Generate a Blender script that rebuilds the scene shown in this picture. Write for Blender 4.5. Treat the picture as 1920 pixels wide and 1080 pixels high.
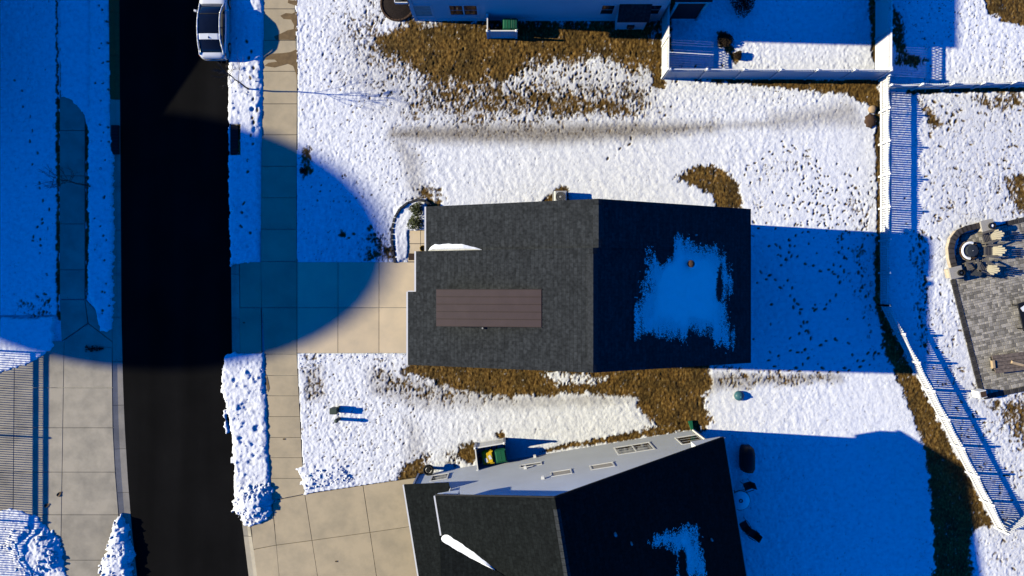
import bpy, bmesh, math, random
import numpy as np
from mathutils import Vector, Matrix

random.seed(7)
rng = np.random.default_rng(11)
scene = bpy.context.scene
for o in list(bpy.data.objects):
    bpy.data.objects.remove(o)
COL = scene.collection

# ------------------------------------------------------------------ camera, sky, sun, exposure
CAM_H = 43.0            # drone height in metres
FOC = 1290.0            # focal length in photograph pixels (1920 wide)
cam_data = bpy.data.cameras.new("camera")
cam = bpy.data.objects.new("camera", cam_data)
COL.objects.link(cam)
cam.location = (0, 0, CAM_H)
cam.rotation_euler = (0, 0, 0)
cam_data.sensor_width = 36.0
cam_data.lens = 36.0 * FOC / 1920.0
cam_data.clip_start = 0.1
cam_data.clip_end = 2000
scene.camera = cam

SUN_L = 2.38                                     # shadow length per metre of height
SUN_DIR = Vector((1.0, -0.058, -math.hypot(1.0, 0.058) / SUN_L)).normalized()
sun_elev = math.asin(-SUN_DIR.z)
sun_rot = math.atan2(-SUN_DIR.x, -SUN_DIR.y)

world = bpy.data.worlds.new("World")
scene.world = world
world.use_nodes = True
wn = world.node_tree.nodes
wl = world.node_tree.links
wn.clear()
w_out = wn.new("ShaderNodeOutputWorld")
w_bg = wn.new("ShaderNodeBackground")
w_sky = wn.new("ShaderNodeTexSky")
w_sky.sky_type = 'NISHITA'
w_sky.sun_disc = False
w_sky.sun_elevation = sun_elev
w_sky.sun_rotation = sun_rot % (2 * math.pi)
w_sky.altitude = 100
w_sky.air_density = 1.0
w_sky.dust_density = 0.0
w_sky.ozone_density = 6.0
w_mul = wn.new("ShaderNodeMix")
w_mul.data_type = 'RGBA'
w_mul.blend_type = 'MULTIPLY'
w_mul.inputs[0].default_value = 1.0
w_mul.inputs[7].default_value = (0.0, 0.41, 1.0, 1)     # the deep winter blue of the whole sky
wl.new(w_sky.outputs[0], w_mul.inputs[6])
wl.new(w_mul.outputs[2], w_bg.inputs[0])
w_bg.inputs[1].default_value = 0.115
wl.new(w_bg.outputs[0], w_out.inputs[0])

sun_data = bpy.data.lights.new("sun", 'SUN')
sun_data.energy = 5.0
sun_data.angle = math.radians(0.53)
sun_data.color = (1.0, 0.92, 0.66)
sun = bpy.data.objects.new("sun", sun_data)
sun.rotation_euler = SUN_DIR.to_track_quat('-Z', 'Y').to_euler()
sun.location = (-40, 5, 60)
COL.objects.link(sun)

scene.view_settings.view_transform = 'Standard'
scene.view_settings.look = 'None'
scene.view_settings.gamma = 1.0
scene.view_settings.use_curve_mapping = False
scene.view_settings.exposure = 0.60
scene.render.engine = 'CYCLES'
scene.cycles.max_bounces = 4
scene.cycles.diffuse_bounces = 0
scene.cycles.caustics_reflective = False
scene.cycles.caustics_refractive = False


# ------------------------------------------------------------------ helpers
def P(px, py, h=0.0):
    """World point at height h that stands where the survey photo has pixel px, py."""
    k = (CAM_H - h) / FOC
    return Vector(((px - 960.0) * k, (540.0 - py) * k, h))


def XY(px, py, h=0.0):
    p = P(px, py, h)
    return (p.x, p.y)


class MB:
    """Collects shapes; build() links them as one mesh object."""
    def __init__(self):
        self.v = []
        self.f = []

    def add(self, vs, fs):
        n = len(self.v)
        self.v += [tuple(p) for p in vs]
        self.f += [tuple(i + n for i in f) for f in fs]

    def box(self, c, s, rz=0.0, bevel=0.0):
        cx, cy, cz = c
        hx, hy, hz = s[0] / 2, s[1] / 2, s[2] / 2
        ca, sa = math.cos(rz), math.sin(rz)
        if bevel <= 0:
            rings = [(-hz, hx, hy), (hz, hx, hy)]
        else:
            b = min(bevel, hx * .9, hy * .9, hz * .9)
            rings = [(-hz, hx, hy), (hz - b, hx, hy), (hz, hx - b, hy - b)]
        vs = []
        for z, a, bb in rings:
            for sx, sy in ((-1, -1), (1, -1), (1, 1), (-1, 1)):
                x, y = sx * a, sy * bb
                vs.append((cx + x * ca - y * sa, cy + x * sa + y * ca, cz + z))
        fs = [(3, 2, 1, 0)]
        for r in range(len(rings) - 1):
            for k in range(4):
                fs.append((r * 4 + k, r * 4 + (k + 1) % 4, r * 4 + 4 + (k + 1) % 4, r * 4 + 4 + k))
        t = (len(rings) - 1) * 4
        fs.append((t, t + 1, t + 2, t + 3))
        self.add(vs, fs)
        return self

    def prism(self, poly, z0, z1, chamfer=0.0):
        """poly: xy points, counter-clockwise or not; z1 may be a list of top heights"""
        n = len(poly)
        area = sum(poly[i][0] * poly[(i + 1) % n][1] - poly[(i + 1) % n][0] * poly[i][1] for i in range(n))
        if area < 0:
            poly = list(reversed(poly))
            if isinstance(z1, (list, tuple)):
                z1 = list(reversed(z1))
        zt = z1 if isinstance(z1, (list, tuple)) else [z1] * n
        vs = [(p[0], p[1], z0) for p in poly]
        fs = [tuple(reversed(range(n)))]
        if chamfer > 0:
            cx = sum(p[0] for p in poly) / n
            cy = sum(p[1] for p in poly) / n
            vs += [(p[0], p[1], zt[i] - chamfer) for i, p in enumerate(poly)]
            for i, p in enumerate(poly):
                d = math.hypot(p[0] - cx, p[1] - cy)
                k = max(0.0, 1 - 1.4 * chamfer / max(d, 1e-6))
                vs.append((cx + (p[0] - cx) * k, cy + (p[1] - cy) * k, zt[i]))
            rr = 2
        else:
            vs += [(p[0], p[1], zt[i]) for i, p in enumerate(poly)]
            rr = 1
        for r in range(rr):
            for i in range(n):
                fs.append((r * n + i, r * n + (i + 1) % n, (r + 1) * n + (i + 1) % n, (r + 1) * n + i))
        fs.append(tuple(range(rr * n, rr * n + n)))
        self.add(vs, fs)
        return self

    def tube(self, p0, p1, r0, r1=None, n=8, cap=True):
        r1 = r0 if r1 is None else r1
        p0, p1 = Vector(p0), Vector(p1)
        d = (p1 - p0)
        if d.length < 1e-6:
            return self
        d.normalize()
        a = d.orthogonal().normalized()
        b = d.cross(a)
        vs = []
        for p, r in ((p0, r0), (p1, r1)):
            for k in range(n):
                t = 2 * math.pi * k / n
                vs.append(p + a * (r * math.cos(t)) + b * (r * math.sin(t)))
        fs = [(k, (k + 1) % n, n + (k + 1) % n, n + k) for k in range(n)]
        if cap:
            fs += [tuple(reversed(range(n))), tuple(range(n, 2 * n))]
        self.add(vs, fs)
        return self

    def lathe(self, c, prof, n=24):
        """prof: list of (radius, z)"""
        vs = []
        for r, z in prof:
            for k in range(n):
                t = 2 * math.pi * k / n
                vs.append((c[0] + r * math.cos(t), c[1] + r * math.sin(t), c[2] + z))
        fs = []
        for i in range(len(prof) - 1):
            for k in range(n):
                fs.append((i * n + k, i * n + (k + 1) % n, (i + 1) * n + (k + 1) % n, (i + 1) * n + k))
        fs.append(tuple(reversed(range(n))))
        m = (len(prof) - 1) * n
        fs.append(tuple(range(m, m + n)))
        self.add(vs, fs)
        return self

    def hull8(self, pts):
        """8 points: bottom four, top four, same order"""
        self.add(pts, [(3, 2, 1, 0), (4, 5, 6, 7), (0, 1, 5, 4), (1, 2, 6, 5), (2, 3, 7, 6), (3, 0, 4, 7)])
        return self

    def mesh(self, name):
        m = bpy.data.meshes.new(name)
        m.from_pydata([tuple(p) for p in self.v], [], self.f)
        m.update()
        return m

    def build(self, name, mat, parent=None, smooth=False):
        m = self.mesh(name)
        bm = bmesh.new()
        bm.from_mesh(m)
        bmesh.ops.recalc_face_normals(bm, faces=bm.faces)
        bm.to_mesh(m)
        bm.free()
        if smooth:
            m.shade_smooth()
        return link(name, m, mat, parent)


def link(name, mesh, mat, parent=None, loc=(0, 0, 0), rot=(0, 0, 0)):
    """verts in world space when loc is zero; parents are unrotated Empties or meshes"""
    o = bpy.data.objects.new(name, mesh)
    if mat is not None and len(mesh.materials) == 0:
        mesh.materials.append(mat)
    COL.objects.link(o)
    if parent is not None:
        o.parent = parent
        base = Vector(parent["_w"]) if "_w" in parent else Vector((0, 0, 0))
        o.location = Vector(loc) - base
    else:
        o.location = loc
    o["_w"] = list(loc)
    o.rotation_euler = rot
    return o


def thing(name, loc, label, cat, group=None):
    o = bpy.data.objects.new(name, None)
    COL.objects.link(o)
    o.location = loc
    o.empty_display_size = 0.3
    o["_w"] = list(loc)
    o["label"] = label
    o["category"] = cat
    if group:
        o["group"] = group
    return o


def tag(o, label, cat, group=None):
    o["label"] = label
    o["category"] = cat
    if group:
        o["group"] = group
    return o


def struct(o, kind="structure"):
    o["kind"] = kind
    return o


def structure_root(name, loc=(0, 0, 0)):
    o = bpy.data.objects.new(name, None)
    COL.objects.link(o)
    o.location = loc
    o["_w"] = list(loc)
    o["kind"] = "structure"
    return o


# ------------------------------------------------------------------ materials
def mat(name, col, rough=0.7, var=0.15, scale=3.0, bump=0.0, bscale=40.0, metal=0.0, col2=None, detail=6.0, spec=0.3):
    m = bpy.data.materials.new(name)
    m.use_nodes = True
    nt = m.node_tree
    n, l = nt.nodes, nt.links
    b = n["Principled BSDF"]
    b.inputs["Roughness"].default_value = rough
    b.inputs["Metallic"].default_value = metal
    b.inputs["Specular IOR Level"].default_value = spec
    tc = n.new("ShaderNodeTexCoord")
    nz = n.new("ShaderNodeTexNoise")
    nz.inputs["Scale"].default_value = scale
    nz.inputs["Detail"].default_value = detail
    l.new(tc.outputs["Object"], nz.inputs["Vector"])
    rp = n.new("ShaderNodeValToRGB")
    rp.color_ramp.elements[0].position = 0.3
    rp.color_ramp.elements[1].position = 0.7
    c2 = col2 if col2 else tuple(min(1, c * (1 + var)) for c in col)
    c1 = tuple(c * (1 - var) for c in col)
    rp.color_ramp.elements[0].color = (*c1, 1)
    rp.color_ramp.elements[1].color = (*c2, 1)
    l.new(nz.outputs["Fac"], rp.inputs[0])
    l.new(rp.outputs[0], b.inputs["Base Color"])
    if bump > 0:
        bz = n.new("ShaderNodeTexNoise")
        bz.inputs["Scale"].default_value = bscale
        bz.inputs["Detail"].default_value = 4
        l.new(tc.outputs["Object"], bz.inputs["Vector"])
        bp = n.new("ShaderNodeBump")
        bp.inputs["Strength"].default_value = bump
        bp.inputs["Distance"].default_value = 0.02
        l.new(bz.outputs["Fac"], bp.inputs["Height"])
        l.new(bp.outputs[0], b.inputs["Normal"])
    return m


def mat_ground():
    m = bpy.data.materials.new("ground_snow_and_grass")
    m.use_nodes = True
    nt = m.node_tree
    n, l = nt.nodes, nt.links
    b = n["Principled BSDF"]
    b.inputs["Roughness"].default_value = 0.85
    b.inputs["Specular IOR Level"].default_value = 0.15
    tc = n.new("ShaderNodeTexCoord")

    def attr(a):
        x = n.new("ShaderNodeAttribute")
        x.attribute_name = a
        return x.outputs["Fac"]

    def noise(s, d=5, vec=None):
        x = n.new("ShaderNodeTexNoise")
        x.inputs["Scale"].default_value = s
        x.inputs["Detail"].default_value = d
        l.new(vec if vec else tc.outputs["Object"], x.inputs["Vector"])
        return x.outputs["Fac"]

    def ramp(f, stops):
        r = n.new("ShaderNodeValToRGB")
        els = r.color_ramp.elements
        els[0].position, els[0].color = stops[0][0], (*stops[0][1], 1)
        els[1].position, els[1].color = stops[-1][0], (*stops[-1][1], 1)
        for p, c in stops[1:-1]:
            e = els.new(p)
            e.color = (*c, 1)
        l.new(f, r.inputs[0])
        return r.outputs[0]

    def mix(f, a, c):
        x = n.new("ShaderNodeMix")
        x.data_type = 'RGBA'
        l.new(f, x.inputs[0])
        l.new(a, x.inputs[6])
        l.new(c, x.inputs[7])
        return x.outputs[2]

    mp = n.new("ShaderNodeMapping")
    mp.inputs["Scale"].default_value = (1.0, 0.55, 1.0)
    l.new(tc.outputs["Object"], mp.inputs["Vector"])
    grass = ramp(noise(9, 8, mp.outputs[0]), [(0.30, (0.03, 0.0145, 0.004)), (0.43, (0.095, 0.050, 0.0115)),
                                             (0.57, (0.175, 0.099, 0.023)), (0.74, (0.32, 0.21, 0.08))])
    grass2 = ramp(noise(0.9, 7), [(0.32, (0.42, 0.46, 0.5)), (0.5, (0.8, 0.82, 0.8)), (0.7, (1.12, 1.1, 1.05))])
    g = n.new("ShaderNodeMix")
    g.data_type = 'RGBA'
    g.blend_type = 'MULTIPLY'
    g.inputs[0].default_value = 1
    l.new(grass, g.inputs[6])
    l.new(grass2, g.inputs[7])
    slush = ramp(noise(7, 8), [(0.3, (0.12, 0.09, 0.06)), (0.5, (0.21, 0.175, 0.13)), (0.7, (0.36, 0.32, 0.27))])
    snow = ramp(noise(4.0, 9), [(0.30, (0.70, 0.72, 0.77)), (0.48, (0.83, 0.845, 0.885)), (0.66, (0.90, 0.91, 0.935))])
    c = mix(attr("dirt"), snow, slush)
    c = mix(attr("snow"), g.outputs[2], c)
    l.new(c, b.inputs["Base Color"])
    bp = n.new("ShaderNodeBump")
    bp.inputs["Strength"].default_value = 0.75
    bp.inputs["Distance"].default_value = 0.02
    l.new(noise(17, 7), bp.inputs["Height"])
    l.new(bp.outputs[0], b.inputs["Normal"])
    return m


def mat_shingle(name, col, along_y=True, rz=0.0):
    """asphalt shingles: each tab a slightly different grey, courses come from the mesh"""
    m = bpy.data.materials.new(name)
    m.use_nodes = True
    nt = m.node_tree
    n, l = nt.nodes, nt.links
    b = n["Principled BSDF"]
    b.inputs["Roughness"].default_value = 0.95
    b.inputs["Specular IOR Level"].default_value = 0.1
    tc = n.new("ShaderNodeTexCoord")
    mp = n.new("ShaderNodeMapping")
    mp.inputs["Rotation"].default_value = (0, 0, -rz + math.radians(90))
    l.new(tc.outputs["Object"], mp.inputs["Vector"])
    br = n.new("ShaderNodeTexBrick")
    br.inputs["Scale"].default_value = 1.0
    br.inputs["Brick Width"].default_value = 0.42
    br.inputs["Row Height"].default_value = 0.19
    br.inputs["Mortar Size"].default_value = 0.012
    br.inputs["Color1"].default_value = (*[c * 0.78 for c in col], 1)
    br.inputs["Color2"].default_value = (*[c * 1.2 for c in col], 1)
    br.inputs["Mortar"].default_value = (*[c * 0.7 for c in col], 1)
    l.new(mp.outputs[0], br.inputs["Vector"])
    nz = n.new("ShaderNodeTexNoise")
    nz.inputs["Scale"].default_value = 6.5
    nz.inputs["Detail"].default_value = 7
    l.new(tc.outputs["Object"], nz.inputs["Vector"])
    rp = n.new("ShaderNodeValToRGB")
    rp.color_ramp.elements[0].position = 0.3
    rp.color_ramp.elements[0].color = (0.6, 0.6, 0.6, 1)
    rp.color_ramp.elements[1].position = 0.7
    rp.color_ramp.elements[1].color = (1.4, 1.38, 1.38, 1)
    l.new(nz.outputs["Fac"], rp.inputs[0])
    mx = n.new("ShaderNodeMix")
    mx.data_type = 'RGBA'
    mx.blend_type = 'MULTIPLY'
    mx.inputs[0].default_value = 1
    l.new(br.outputs["Color"], mx.inputs[6])
    l.new(rp.outputs[0], mx.inputs[7])
    l.new(mx.outputs[2], b.inputs["Base Color"])
    bp = n.new("ShaderNodeBump")
    bp.inputs["Strength"].default_value = 0.4
    bp.inputs["Distance"].default_value = 0.01
    l.new(nz.outputs["Fac"], bp.inputs["Height"])
    l.new(bp.outputs[0], b.inputs["Normal"])
    return m


def mat_concrete(name, col, stain=0.25):
    m = bpy.data.materials.new(name)
    m.use_nodes = True
    nt = m.node_tree
    n, l = nt.nodes, nt.links
    b = n["Principled BSDF"]
    b.inputs["Roughness"].default_value = 0.85
    b.inputs["Specular IOR Level"].default_value = 0.2
    tc = n.new("ShaderNodeTexCoord")
    oi = n.new("ShaderNodeObjectInfo")
    n1 = n.new("ShaderNodeTexNoise")
    n1.inputs["Scale"].default_value = 0.7
    n1.inputs["Detail"].default_value = 8
    n1.inputs["Roughness"].default_value = 0.62
    l.new(tc.outputs["Object"], n1.inputs["Vector"])
    r1 = n.new("ShaderNodeValToRGB")
    e = r1.color_ramp.elements
    e[0].position = 0.34
    e[0].color = (*[c * (1 - stain) * k for c, k in zip(col, (0.98, 1.0, 1.03))], 1)
    e[1].position = 0.6
    e[1].color = (*col, 1)
    l.new(n1.outputs["Fac"], r1.inputs[0])
    n2 = n.new("ShaderNodeTexNoise")
    n2.inputs["Scale"].default_value = 60
    n2.inputs["Detail"].default_value = 3
    l.new(tc.outputs["Object"], n2.inputs["Vector"])
    mr = n.new("ShaderNodeMapRange")
    mr.inputs[3].default_value = 0.9
    mr.inputs[4].default_value = 1.08
    l.new(n2.outputs["Fac"], mr.inputs[0])
    mr2 = n.new("ShaderNodeMapRange")
    mr2.inputs[3].default_value = 0.92
    mr2.inputs[4].default_value = 1.06
    l.new(oi.outputs["Random"], mr2.inputs[0])
    mm = n.new("ShaderNodeMath")
    mm.operation = 'MULTIPLY'
    l.new(mr.outputs[0], mm.inputs[0])
    l.new(mr2.outputs[0], mm.inputs[1])
    vm = n.new("ShaderNodeVectorMath")
    vm.operation = 'SCALE'
    l.new(r1.outputs[0], vm.inputs[0])
    l.new(mm.outputs[0], vm.inputs["Scale"])
    l.new(vm.outputs[0], b.inputs["Base Color"])
    bp = n.new("ShaderNodeBump")
    bp.inputs["Strength"].default_value = 0.15
    bp.inputs["Distance"].default_value = 0.01
    l.new(n2.outputs["Fac"], bp.inputs["Height"])
    l.new(bp.outputs[0], b.inputs["Normal"])
    return m


def mat_siding(name, col):
    m = mat(name, col, rough=0.6, var=0.05, scale=0.6)
    nt = m.node_tree
    n, l = nt.nodes, nt.links
    b = n["Principled BSDF"]
    tc = n.new("ShaderNodeTexCoord")
    wv = n.new("ShaderNodeTexWave")
    wv.wave_type = 'BANDS'
    wv.bands_direction = 'Z'
    wv.wave_profile = 'SAW'
    wv.inputs["Scale"].default_value = 1.9
    l.new(tc.outputs["Object"], wv.inputs["Vector"])
    bp = n.new("ShaderNodeBump")
    bp.inputs["Strength"].default_value = 0.6
    bp.inputs["Distance"].default_value = 0.012
    l.new(wv.outputs["Fac"], bp.inputs["Height"])
    l.new(bp.outputs[0], b.inputs["Normal"])
    return m


def mat_glass(name, col=(0.02, 0.025, 0.03)):
    m = mat(name, col, rough=0.06, var=0.3, scale=1.0, spec=0.6)
    return m


def mat_random(name, col, amount, rough=0.85, spec=0.2, bump=0.3, tint=None):
    """per-object brightness, for pavers, blocks and pickets that share one mesh"""
    m = mat(name, col, rough=rough, var=0.12, scale=12, bump=bump, bscale=60, spec=spec)
    nt = m.node_tree
    n, l = nt.nodes, nt.links
    b = n["Principled BSDF"]
    src = b.inputs["Base Color"].links[0].from_socket
    oi = n.new("ShaderNodeObjectInfo")
    mr = n.new("ShaderNodeMapRange")
    mr.inputs[3].default_value = 1 - amount
    mr.inputs[4].default_value = 1 + amount
    l.new(oi.outputs["Random"], mr.inputs[0])
    vm = n.new("ShaderNodeVectorMath")
    vm.operation = 'SCALE'
    l.new(src, vm.inputs[0])
    l.new(mr.outputs[0], vm.inputs["Scale"])
    l.new(vm.outputs[0], b.inputs["Base Color"])
    return m


M = {}
M['ground'] = mat_ground()
M['snow'] = mat("snow", (0.87, 0.885, 0.91), rough=0.8, var=0.03, scale=3, bump=0.5, bscale=18, spec=0.15)
M['asphalt'] = mat("fresh_asphalt", (0.0062, 0.0060, 0.0060), rough=0.95, var=0.22, scale=0.35, bump=0.4, bscale=90, spec=0.04, detail=10)
def road_wear(m):
    nt = m.node_tree
    n, l = nt.nodes, nt.links
    b = n["Principled BSDF"]
    src = b.inputs["Base Color"].links[0].from_socket
    tc = n.new("ShaderNodeTexCoord")
    mp = n.new("ShaderNodeMapping")
    mp.inputs["Scale"].default_value = (0.7, 0.05, 1)
    l.new(tc.outputs["Object"], mp.inputs["Vector"])
    nz = n.new("ShaderNodeTexNoise")
    nz.inputs["Scale"].default_value = 1.0
    nz.inputs["Detail"].default_value = 7
    l.new(mp.outputs[0], nz.inputs["Vector"])
    mr = n.new("ShaderNodeMapRange")
    mr.inputs[1].default_value = 0.3
    mr.inputs[2].default_value = 0.75
    mr.inputs[3].default_value = 0.8
    mr.inputs[4].default_value = 1.4
    l.new(nz.outputs["Fac"], mr.inputs[0])
    vm = n.new("ShaderNodeVectorMath")
    vm.operation = 'SCALE'
    l.new(src, vm.inputs[0])
    l.new(mr.outputs[0], vm.inputs["Scale"])
    l.new(vm.outputs[0], b.inputs["Base Color"])


road_wear(M['asphalt'])
M['concrete'] = mat_concrete("concrete_warm", (0.53, 0.43, 0.275), 0.2)
M['concrete_pale'] = mat_concrete("concrete_pale", (0.74, 0.59, 0.39), 0.12)
M['concrete_grey'] = mat_concrete("concrete_grey", (0.43, 0.38, 0.29), 0.30)
M['kerb_yellow'] = mat("yellow_kerb_paint", (0.34, 0.085, 0.02), rough=0.7, var=0.2, scale=5)
M['soil'] = mat("dark_soil", (0.03, 0.018, 0.01), rough=1, var=0.5, scale=14, bump=0.8, bscale=30)
M['mulch'] = mat("black_mulch", (0.018, 0.012, 0.010), rough=1, var=0.6, scale=20, bump=1.0, bscale=30)
M['roof_main'] = mat_shingle("charcoal_shingles", (0.030, 0.0335, 0.036))
M['roof_low'] = mat_shingle("black_shingles", (0.0085, 0.0105, 0.0105), rz=math.radians(9.2))
M['ridge_cap'] = mat("ridge_cap_shingles", (0.033, 0.036, 0.039), rough=0.95, var=0.3, scale=8, bump=0.3, spec=0.1)
M['metal_brown'] = mat("brown_standing_seam", (0.062, 0.043, 0.042), rough=0.6, var=0.08, scale=1.5, metal=0.1, spec=0.3)
M['seam_brown'] = mat("dark_brown_seam", (0.03, 0.02, 0.02), rough=0.6, var=0.1)
M['siding'] = mat_siding("grey_siding", (0.74, 0.78, 0.84))
M['siding_blue'] = mat_siding("pale_blue_siding", (0.74, 0.78, 0.80))
M['siding_main'] = mat_siding("charcoal_siding", (0.07, 0.075, 0.085))
M['trim'] = mat("white_trim", (0.80, 0.80, 0.80), rough=0.45, var=0.04, scale=2)
M['vinyl'] = mat("white_vinyl", (0.82, 0.82, 0.82), rough=0.4, var=0.05, scale=1.2)
M['glass'] = mat_glass("window_glass")
M['blind_reflection'] = mat("window_blind_and_reflection", (0.5, 0.46, 0.4), rough=0.6, var=0.2, scale=4)  # blinds on the lower house; a tan reflection painted for the upper
M['bin_green'] = mat("green_bin_plastic", (0.01, 0.11, 0.055), rough=0.5, var=0.1)
M['bin_dark_green'] = mat("dark_green_plastic", (0.008, 0.075, 0.045), rough=0.5, var=0.1)
M['bin_yellow'] = mat("yellow_bin_plastic", (0.80, 0.52, 0.02), rough=0.5, var=0.08)
M['black'] = mat("black_plastic", (0.012, 0.012, 0.014), rough=0.6, var=0.2)
M['black_metal'] = mat("black_metal", (0.015, 0.015, 0.016), rough=0.45, var=0.2, metal=0.3)
M['iron'] = mat("cast_iron", (0.012, 0.012, 0.012), rough=0.8, var=0.4, scale=10)
M['util_green'] = mat("utility_green", (0.055, 0.075, 0.055), rough=0.6, var=0.15)
M['dome_blue'] = mat("teal_plastic", (0.035, 0.115, 0.15), rough=0.45, var=0.1)
M['grey_metal'] = mat("grey_metal", (0.45, 0.45, 0.44), rough=0.5, var=0.08, metal=0.2)
M['bark'] = mat("bark", (0.07, 0.055, 0.045), rough=0.95, var=0.35, scale=20, bump=0.5)
M['leaf'] = mat("evergreen_leaf", (0.045, 0.055, 0.015), rough=0.8, var=0.5, scale=9)
M['leaf_brown'] = mat("winter_leaf", (0.022, 0.013, 0.007), rough=0.9, var=0.5, scale=9)
M['paver'] = mat_random("grey_pavers", (0.30, 0.275, 0.235), 0.48)
M['paver_dark'] = mat_random("dark_border_pavers", (0.045, 0.042, 0.040), 0.3)
M['wall_block'] = mat_random("tan_wall_block", (0.52, 0.44, 0.36), 0.12)
M['cap_dark'] = mat_random("charcoal_cap_stone", (0.055, 0.048, 0.046), 0.2)
M['pillar_cap'] = mat_random("pale_cap_stone", (0.36, 0.34, 0.31), 0.06)
M['chair_tan'] = mat("tan_chair_plank", (0.33, 0.295, 0.225), rough=0.6, var=0.06)
M['chair_frame'] = mat("shaded_taupe_plank", (0.14, 0.125, 0.105), rough=0.6, var=0.1)  # darker planks for seats and arms: shade put into the colour
M['chair_grey'] = mat("charcoal_chair_plank", (0.05, 0.052, 0.055), rough=0.6, var=0.1)
M['cover'] = mat("slate_vinyl_cover", (0.03, 0.036, 0.045), rough=0.5, var=0.15)
M['wood'] = mat("weathered_wood", (0.16, 0.125, 0.10), rough=0.8, var=0.35, scale=6, bump=0.3)
M['cushion'] = mat("tan_cushion", (0.45, 0.33, 0.2), rough=0.9, var=0.1)
M['stone_tan'] = mat("tan_stone", (0.42, 0.29, 0.17), rough=0.9, var=0.15, bump=0.3)
M['stone_brown'] = mat("brown_bark_log", (0.07, 0.04, 0.025), rough=0.95, var=0.3, bump=0.5)
M['edging'] = mat_random("dark_edging_stone", (0.05, 0.05, 0.055), 0.3)
M['mat_brown'] = mat("brown_coir", (0.06, 0.038, 0.025), rough=1, var=0.3, scale=30)
M['gold'] = mat("mustard_ceramic", (0.28, 0.17, 0.02), rough=0.4, var=0.3, scale=6)
M['car_paint'] = mat("white_car_paint", (0.74, 0.76, 0.78), rough=0.22, var=0.02, spec=0.6)
M['car_glass'] = mat("dark_car_glass", (0.006, 0.007, 0.009), rough=0.05, var=0.2, spec=0.6)
M['tyre'] = mat("tyre_rubber", (0.012, 0.012, 0.012), rough=0.9, var=0.2)
M['red_lens'] = mat("red_lens", (0.35, 0.01, 0.01), rough=0.2, var=0.1)
M['leaf_dry'] = mat("dry_leaf", (0.10, 0.065, 0.035), rough=0.9, var=0.4, scale=12)
M['tower'] = mat("pale_tower_paint", (0.62, 0.66, 0.68), rough=0.5, var=0.05)


# ------------------------------------------------------------------ noise and masks for the ground
TBL = rng.random((8, 256, 256))


def vnoise(x, y, seed=0):
    t = TBL[seed % 8]
    xi = np.floor(x).astype(np.int64)
    yi = np.floor(y).astype(np.int64)
    fx = x - xi
    fy = y - yi
    fx = fx * fx * fx * (fx * (fx * 6 - 15) + 10)
    fy = fy * fy * fy * (fy * (fy * 6 - 15) + 10)
    a = t[yi & 255, xi & 255]
    b = t[yi & 255, (xi + 1) & 255]
    c = t[(yi + 1) & 255, xi & 255]
    d = t[(yi + 1) & 255, (xi + 1) & 255]
    return (a + (b - a) * fx) * (1 - fy) + (c + (d - c) * fx) * fy


def fbm(x, y, octs=4, seed=0, gain=0.5):
    s = 0
    amp = 1.0
    tot = 0
    for o in range(octs):
        s = s + amp * vnoise(x * 2 ** o + 17.3 * o, y * 2 ** o - 9.1 * o, seed + o)
        tot += amp
        amp *= gain
    return s / tot


def sstep(a, b, x):
    t = np.clip((x - a) / (b - a), 0, 1)
    return t * t * (3 - 2 * t)


FINE = 0.055
xs = np.concatenate([-34.5 - np.array([400, 260, 160, 100, 60, 36, 22, 13, 8, 5, 3, 1.6, .8, .35]),
                     np.arange(-34.5, 34.5, FINE),
                     34.5 + np.array([.35, .8, 1.6, 3, 5, 8, 13, 22, 36, 60, 100, 160, 260, 400])])
ys = np.concatenate([-20 - np.array([400, 260, 160, 100, 60, 36, 22, 13, 8, 5, 3, 1.6, .8, .35]),
                     np.arange(-20, 20, FINE),
                     20 + np.array([.35, .8, 1.6, 3, 5, 8, 13, 22, 36, 60, 100, 160, 260, 400])])
NX, NY = len(xs), len(ys)
GX, GY = np.meshgrid(xs, ys)
US = 960 + xs * 30.0           # survey pixel of each column / row at ground level
VS = 540 - ys * 30.0           # decreasing
SHAPE = GX.shape


def sdf_poly(U, V, poly):
    d = np.full(U.shape, 1e9)
    inside = np.zeros(U.shape, bool)
    n = len(poly)
    for i in range(n):
        x0, y0 = poly[i]
        x1, y1 = poly[(i + 1) % n]
        ex, ey = x1 - x0, y1 - y0
        L2 = ex * ex + ey * ey + 1e-9
        t = np.clip(((U - x0) * ex + (V - y0) * ey) / L2, 0, 1)
        d = np.minimum(d, (U - x0 - t * ex) ** 2 + (V - y0 - t * ey) ** 2)
        cond = ((y0 <= V) & (y1 > V)) | ((y1 <= V) & (y0 > V))
        if abs(ey) > 1e-9:
            xc = x0 + (V - y0) / ey * ex
            inside ^= cond & (U < xc)
    d = np.sqrt(d)
    return np.where(inside, d, -d)


def window(poly, pad):
    us = [p[0] for p in poly]
    vs = [p[1] for p in poly]
    c = np.where((US > min(us) - pad) & (US < max(us) + pad))[0]
    r = np.where((VS > min(vs) - pad) & (VS < max(vs) + pad))[0]
    if len(c) == 0 or len(r) == 0:
        return None
    return slice(r[0], r[-1] + 1), slice(c[0], c[-1] + 1)


WOB = (fbm(GX * 1.1, GY * 1.1, 4, 1) - 0.5) * 2        # wobble for outlines
WOB2 = (fbm(GX * 4.5, GY * 4.5, 3, 3) - 0.5) * 2


def field(poly, w, wob=0.0, wob2=0.0):
    """soft inside-ness of a polygon (0..1) and where it applies"""
    sl = window(poly, w + wob + wob2 + 6)
    if sl is None:
        return None, None
    U, V = np.meshgrid(US[sl[1]], VS[sl[0]])
    d = sdf_poly(U, V, poly) + WOB[sl] * wob + WOB2[sl] * wob2
    return sl, d


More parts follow.
